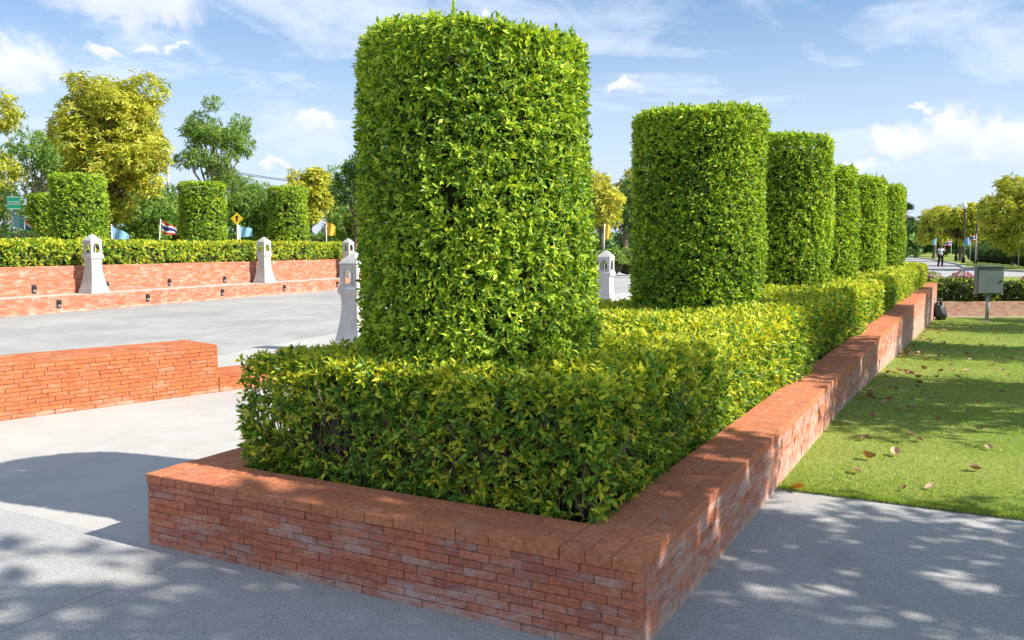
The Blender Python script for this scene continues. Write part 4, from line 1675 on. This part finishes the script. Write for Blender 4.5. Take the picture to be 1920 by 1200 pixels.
flag('red white and blue striped flag over the round dark bush', (-17.1, 30.5, .6), 2.0, 'stripes', .62, .5, .6)
flag('pale blue flag beside the striped one over the round dark bush', (-18.0, 31.3, .6), 2.35, 'flag_sky', .55, .5, .8)
flag('light blue flag under the big yellow tree', (-14.2, 30.8, .6), 1.8, 'flag_sky', .65, .6, .55)
flag('red white and blue striped flag on a leaning pole between two columns', (-14.1, 34.4, .5), 2.2, 'stripes', .66, .48, .5, lean=.09)
flag('pale blue flag behind the yellow diamond sign', (-12.7, 40.5, .4), 2.2, 'flag_sky', .62, .5, .15)
flag('yellow pennant flag at the end of the terrace hedge', (-8.0, 37.4, .4), 2.35, 'flag_yellow', .42, .6, .5)
flag('yellow flag in the gap between the first two columns', (4.95, 46.5, .1), 2.75, 'flag_yellow', .35, .85, .2)
flag('light blue flag on the paired lamp posts', (39.6, 74.9, .13), 2.5, 'flag_sky', -.7, .75, .6)
flag('red white and blue striped flag beside the lamp by the large tree', (39.7, 74.2, .13), 2.6, 'stripes', -.75, .5, .3)
flag('red white and blue striped flag farther along the verge behind the man', (45.6, 90, .13), 2.3, 'stripes', -.8, .6, .4)
flag('orange yellow flag under the large roadside tree', (34.4, 58.8, .13), 2.3, 'flag_yellow', -.5, .8, .4)
flag('pale blue flag close beside the man', (50.6, 103.5, .13), 2.6, 'flag_sky', -.5, .8, .7)
flag('small yellow flag at the end of the road by the last column', (63, 138, 0), 2.2, 'flag_yellow', .8, .8, .2)
flag('small red striped flag at the end of the road by the last column', (61.5, 137, 0), 2.2, 'stripes', .8, .8, .2)

# green direction sign
sg = empty('direction_sign', (-21.7, 38, 0))
tag(sg, 'green direction sign of two panels among the left hand trees', 'sign')
g = Geo(); tube(g, [(.0, 0, 0), (.0, 0, 3.8)], .05, 8)
link('post', g.mesh('post', True), 'galvanised', sg)
for zz in (3.22, 3.52):
    g = Geo(); box(g, (-.29, -.1, zz), (.29, -.06, zz + .27))
    pn = link('panel', g.mesh('panel'), 'sign_green', sg)
    g = Geo()
    box(g, (-.27, -.106, zz + .02), (.27, -.101, zz + .04)); box(g, (-.27, -.106, zz + .23), (.27, -.101, zz + .25))
    link('border', g.mesh('border'), 'flag_white', pn)
# yellow diamond sign
ds = empty('warning_sign', (-12.7, 40.2, .3))
tag(ds, 'yellow diamond warning sign on a white post behind the terrace hedge', 'sign')
g = Geo(); tube(g, [(0, 0, 0), (0, 0, 2.5)], .045, 8)
link('post', g.mesh('post', True), 'pole_white', ds)
g = Geo(); g.add([(-.29, -.07, 2.6), (0, -.07, 2.31), (.29, -.07, 2.6), (0, -.07, 2.89), (-.29, -.05, 2.6), (0, -.05, 2.31), (.29, -.05, 2.6), (0, -.05, 2.89)], f4=BOXF)
pl_ = link('plate', g.mesh('plate'), 'sign_yellow', ds)
g = Geo(); box(g, (-.035, -.076, 2.48), (.035, -.071, 2.66)); g.add([(-.1, -.0735, 2.655), (.1, -.0735, 2.655), (0, -.0735, 2.75)], f3=[(0, 1, 2)])
link('symbol', g.mesh('symbol'), 'lamp_black', pl_)
# low white bench
bn = empty('stone_bench', (-11.9, 40.6, .9))
tag(bn, 'low white stone bench behind the middle lantern', 'bench')
g = Geo(); box(g, (-.55, -.2, .42), (.6, .2, .52)); link('seat', g.mesh('seat'), 'stone_white', bn)
for x in (-.45, .42):
    g = Geo(); box(g, (x - .06, -.17, -.9), (x + .06, .17, .42)); link('leg', g.mesh('leg'), 'stone_white', bn)

# overhead wires between two poles
pa, pb = Vector((-26, 66, 0)), Vector((-4.5, 64, 0))
for q, lab in ((pa, 'concrete utility pole behind the feathery tree'), (pb, 'concrete utility pole hidden behind the end column')):
    up_ = empty('utility_pole', tuple(q))
    tag(up_, lab, 'pole', 'utility poles')
    g = Geo(); tube(g, [(0, 0, 0), (0, 0, 8.4 if q is pa else 6.4)], [.16, .1], 8); link('shaft', g.mesh('shaft', True), 'kerb_concrete', up_)
    g = Geo(); box(g, (-.06, -.8, (8.1 if q is pa else 6.1)), (.06, .8, (8.22 if q is pa else 6.22))); link('crossarm', g.mesh('crossarm'), 'kerb_concrete', up_)
for dy, dz, lab in ((-.6, 0, 'overhead wire, the lower of the pair above the left hand trees'), (.6, .12, 'overhead wire, the upper of the pair above the left hand trees')):
    g = Geo()
    a, b_ = pa + Vector((0, dy, 8.25 + dz)), pb + Vector((0, dy, 6.25 + dz * 1.6))
    pts = []
    for i in range(21):
        u = i / 20
        q = a.lerp(b_, u)
        q.z -= 1.15 * 4 * u * (1 - u) * .8
        pts.append(q)
    tube(g, pts, .022, 5)
    tag(link('overhead_wire', g.mesh('overhead_wire', True), 'cable'), lab, 'wire', 'overhead wires')


# man on the road, arms raised to his face
def skin_part(name, verts, edges, radii, mat, parent, root=0, sub=2):
    me = bpy.data.meshes.new(name)
    me.from_pydata(verts, edges, [])
    o = link(name, me, mat, parent)
    sk = o.modifiers.new('skin', 'SKIN')
    for i, r in enumerate(radii):
        d = me.skin_vertices[0].data[i]
        d.radius = r if isinstance(r, tuple) else (r, r)
        d.use_root = (i == root)
    sk.use_smooth_shade = True
    sb = o.modifiers.new('subdivision', 'SUBSURF')
    sb.levels = sb.render_levels = sub
    return o


man = empty('person', (33.06, 66.8, .03), R(8))
tag(man, 'person in a pale shirt, dark trousers and hat on the road, hands raised', 'person')
V = [(0, 0, .93), (0, .01, 1.12), (0, .015, 1.33), (0, .0, 1.45), (0, -.02, 1.52), (0, -.03, 1.63), (0, -.03, 1.71),
     (.17, 0, 1.40), (.30, -.10, 1.22), (.13, -.25, 1.47), (.07, -.27, 1.57),
     (-.17, 0, 1.40), (-.32, -.08, 1.25), (-.14, -.25, 1.48), (-.07, -.27, 1.58),
     (.11, 0, .86), (.14, -.02, .48), (.16, .02, .08), (.18, -.14, .04),
     (-.11, 0, .86), (-.15, -.02, .48), (-.18, .02, .08), (-.21, -.13, .04)]
Ed = [(0, 1), (1, 2), (2, 3), (3, 4), (4, 5), (5, 6), (2, 7), (7, 8), (8, 9), (9, 10), (2, 11), (11, 12), (12, 13), (13, 14),
      (0, 15), (15, 16), (16, 17), (17, 18), (0, 19), (19, 20), (20, 21), (21, 22)]
Rr = [(.14, .10), (.13, .09), (.15, .10), .07, .055, (.08, .095), .06, .06, .042, .035, .035, .06, .042, .035, .035, .085, .058, .045, .035, .085, .058, .045, .035]
skin_part('body', V, Ed, Rr, 'skin', man)
skin_part('shirt', [V[i] for i in (0, 1, 2, 3, 7, 8, 11, 12)], [(0, 1), (1, 2), (2, 3), (2, 4), (4, 5), (2, 6), (6, 7)],
          [(.165, .13), (.16, .12), (.18, .13), .09, .085, .062, .085, .062], 'shirt', man)
skin_part('trousers', [V[i] for i in (0, 15, 16, 17, 19, 20, 21)], [(0, 1), (1, 2), (2, 3), (0, 4), (4, 5), (5, 6)],
          [(.155, .12), .11, .085, .075, .11, .085, .075], 'trousers', man)
g = Geo()
tube(g, [(0, -.03, 1.70), (0, -.03, 1.715), (0, -.03, 1.72), (0, -.03, 1.80), (0, -.03, 1.82)], [.19, .19, .10, .09, .05], 14)
link('hat', g.mesh('hat', True), 'straw_hat', man)
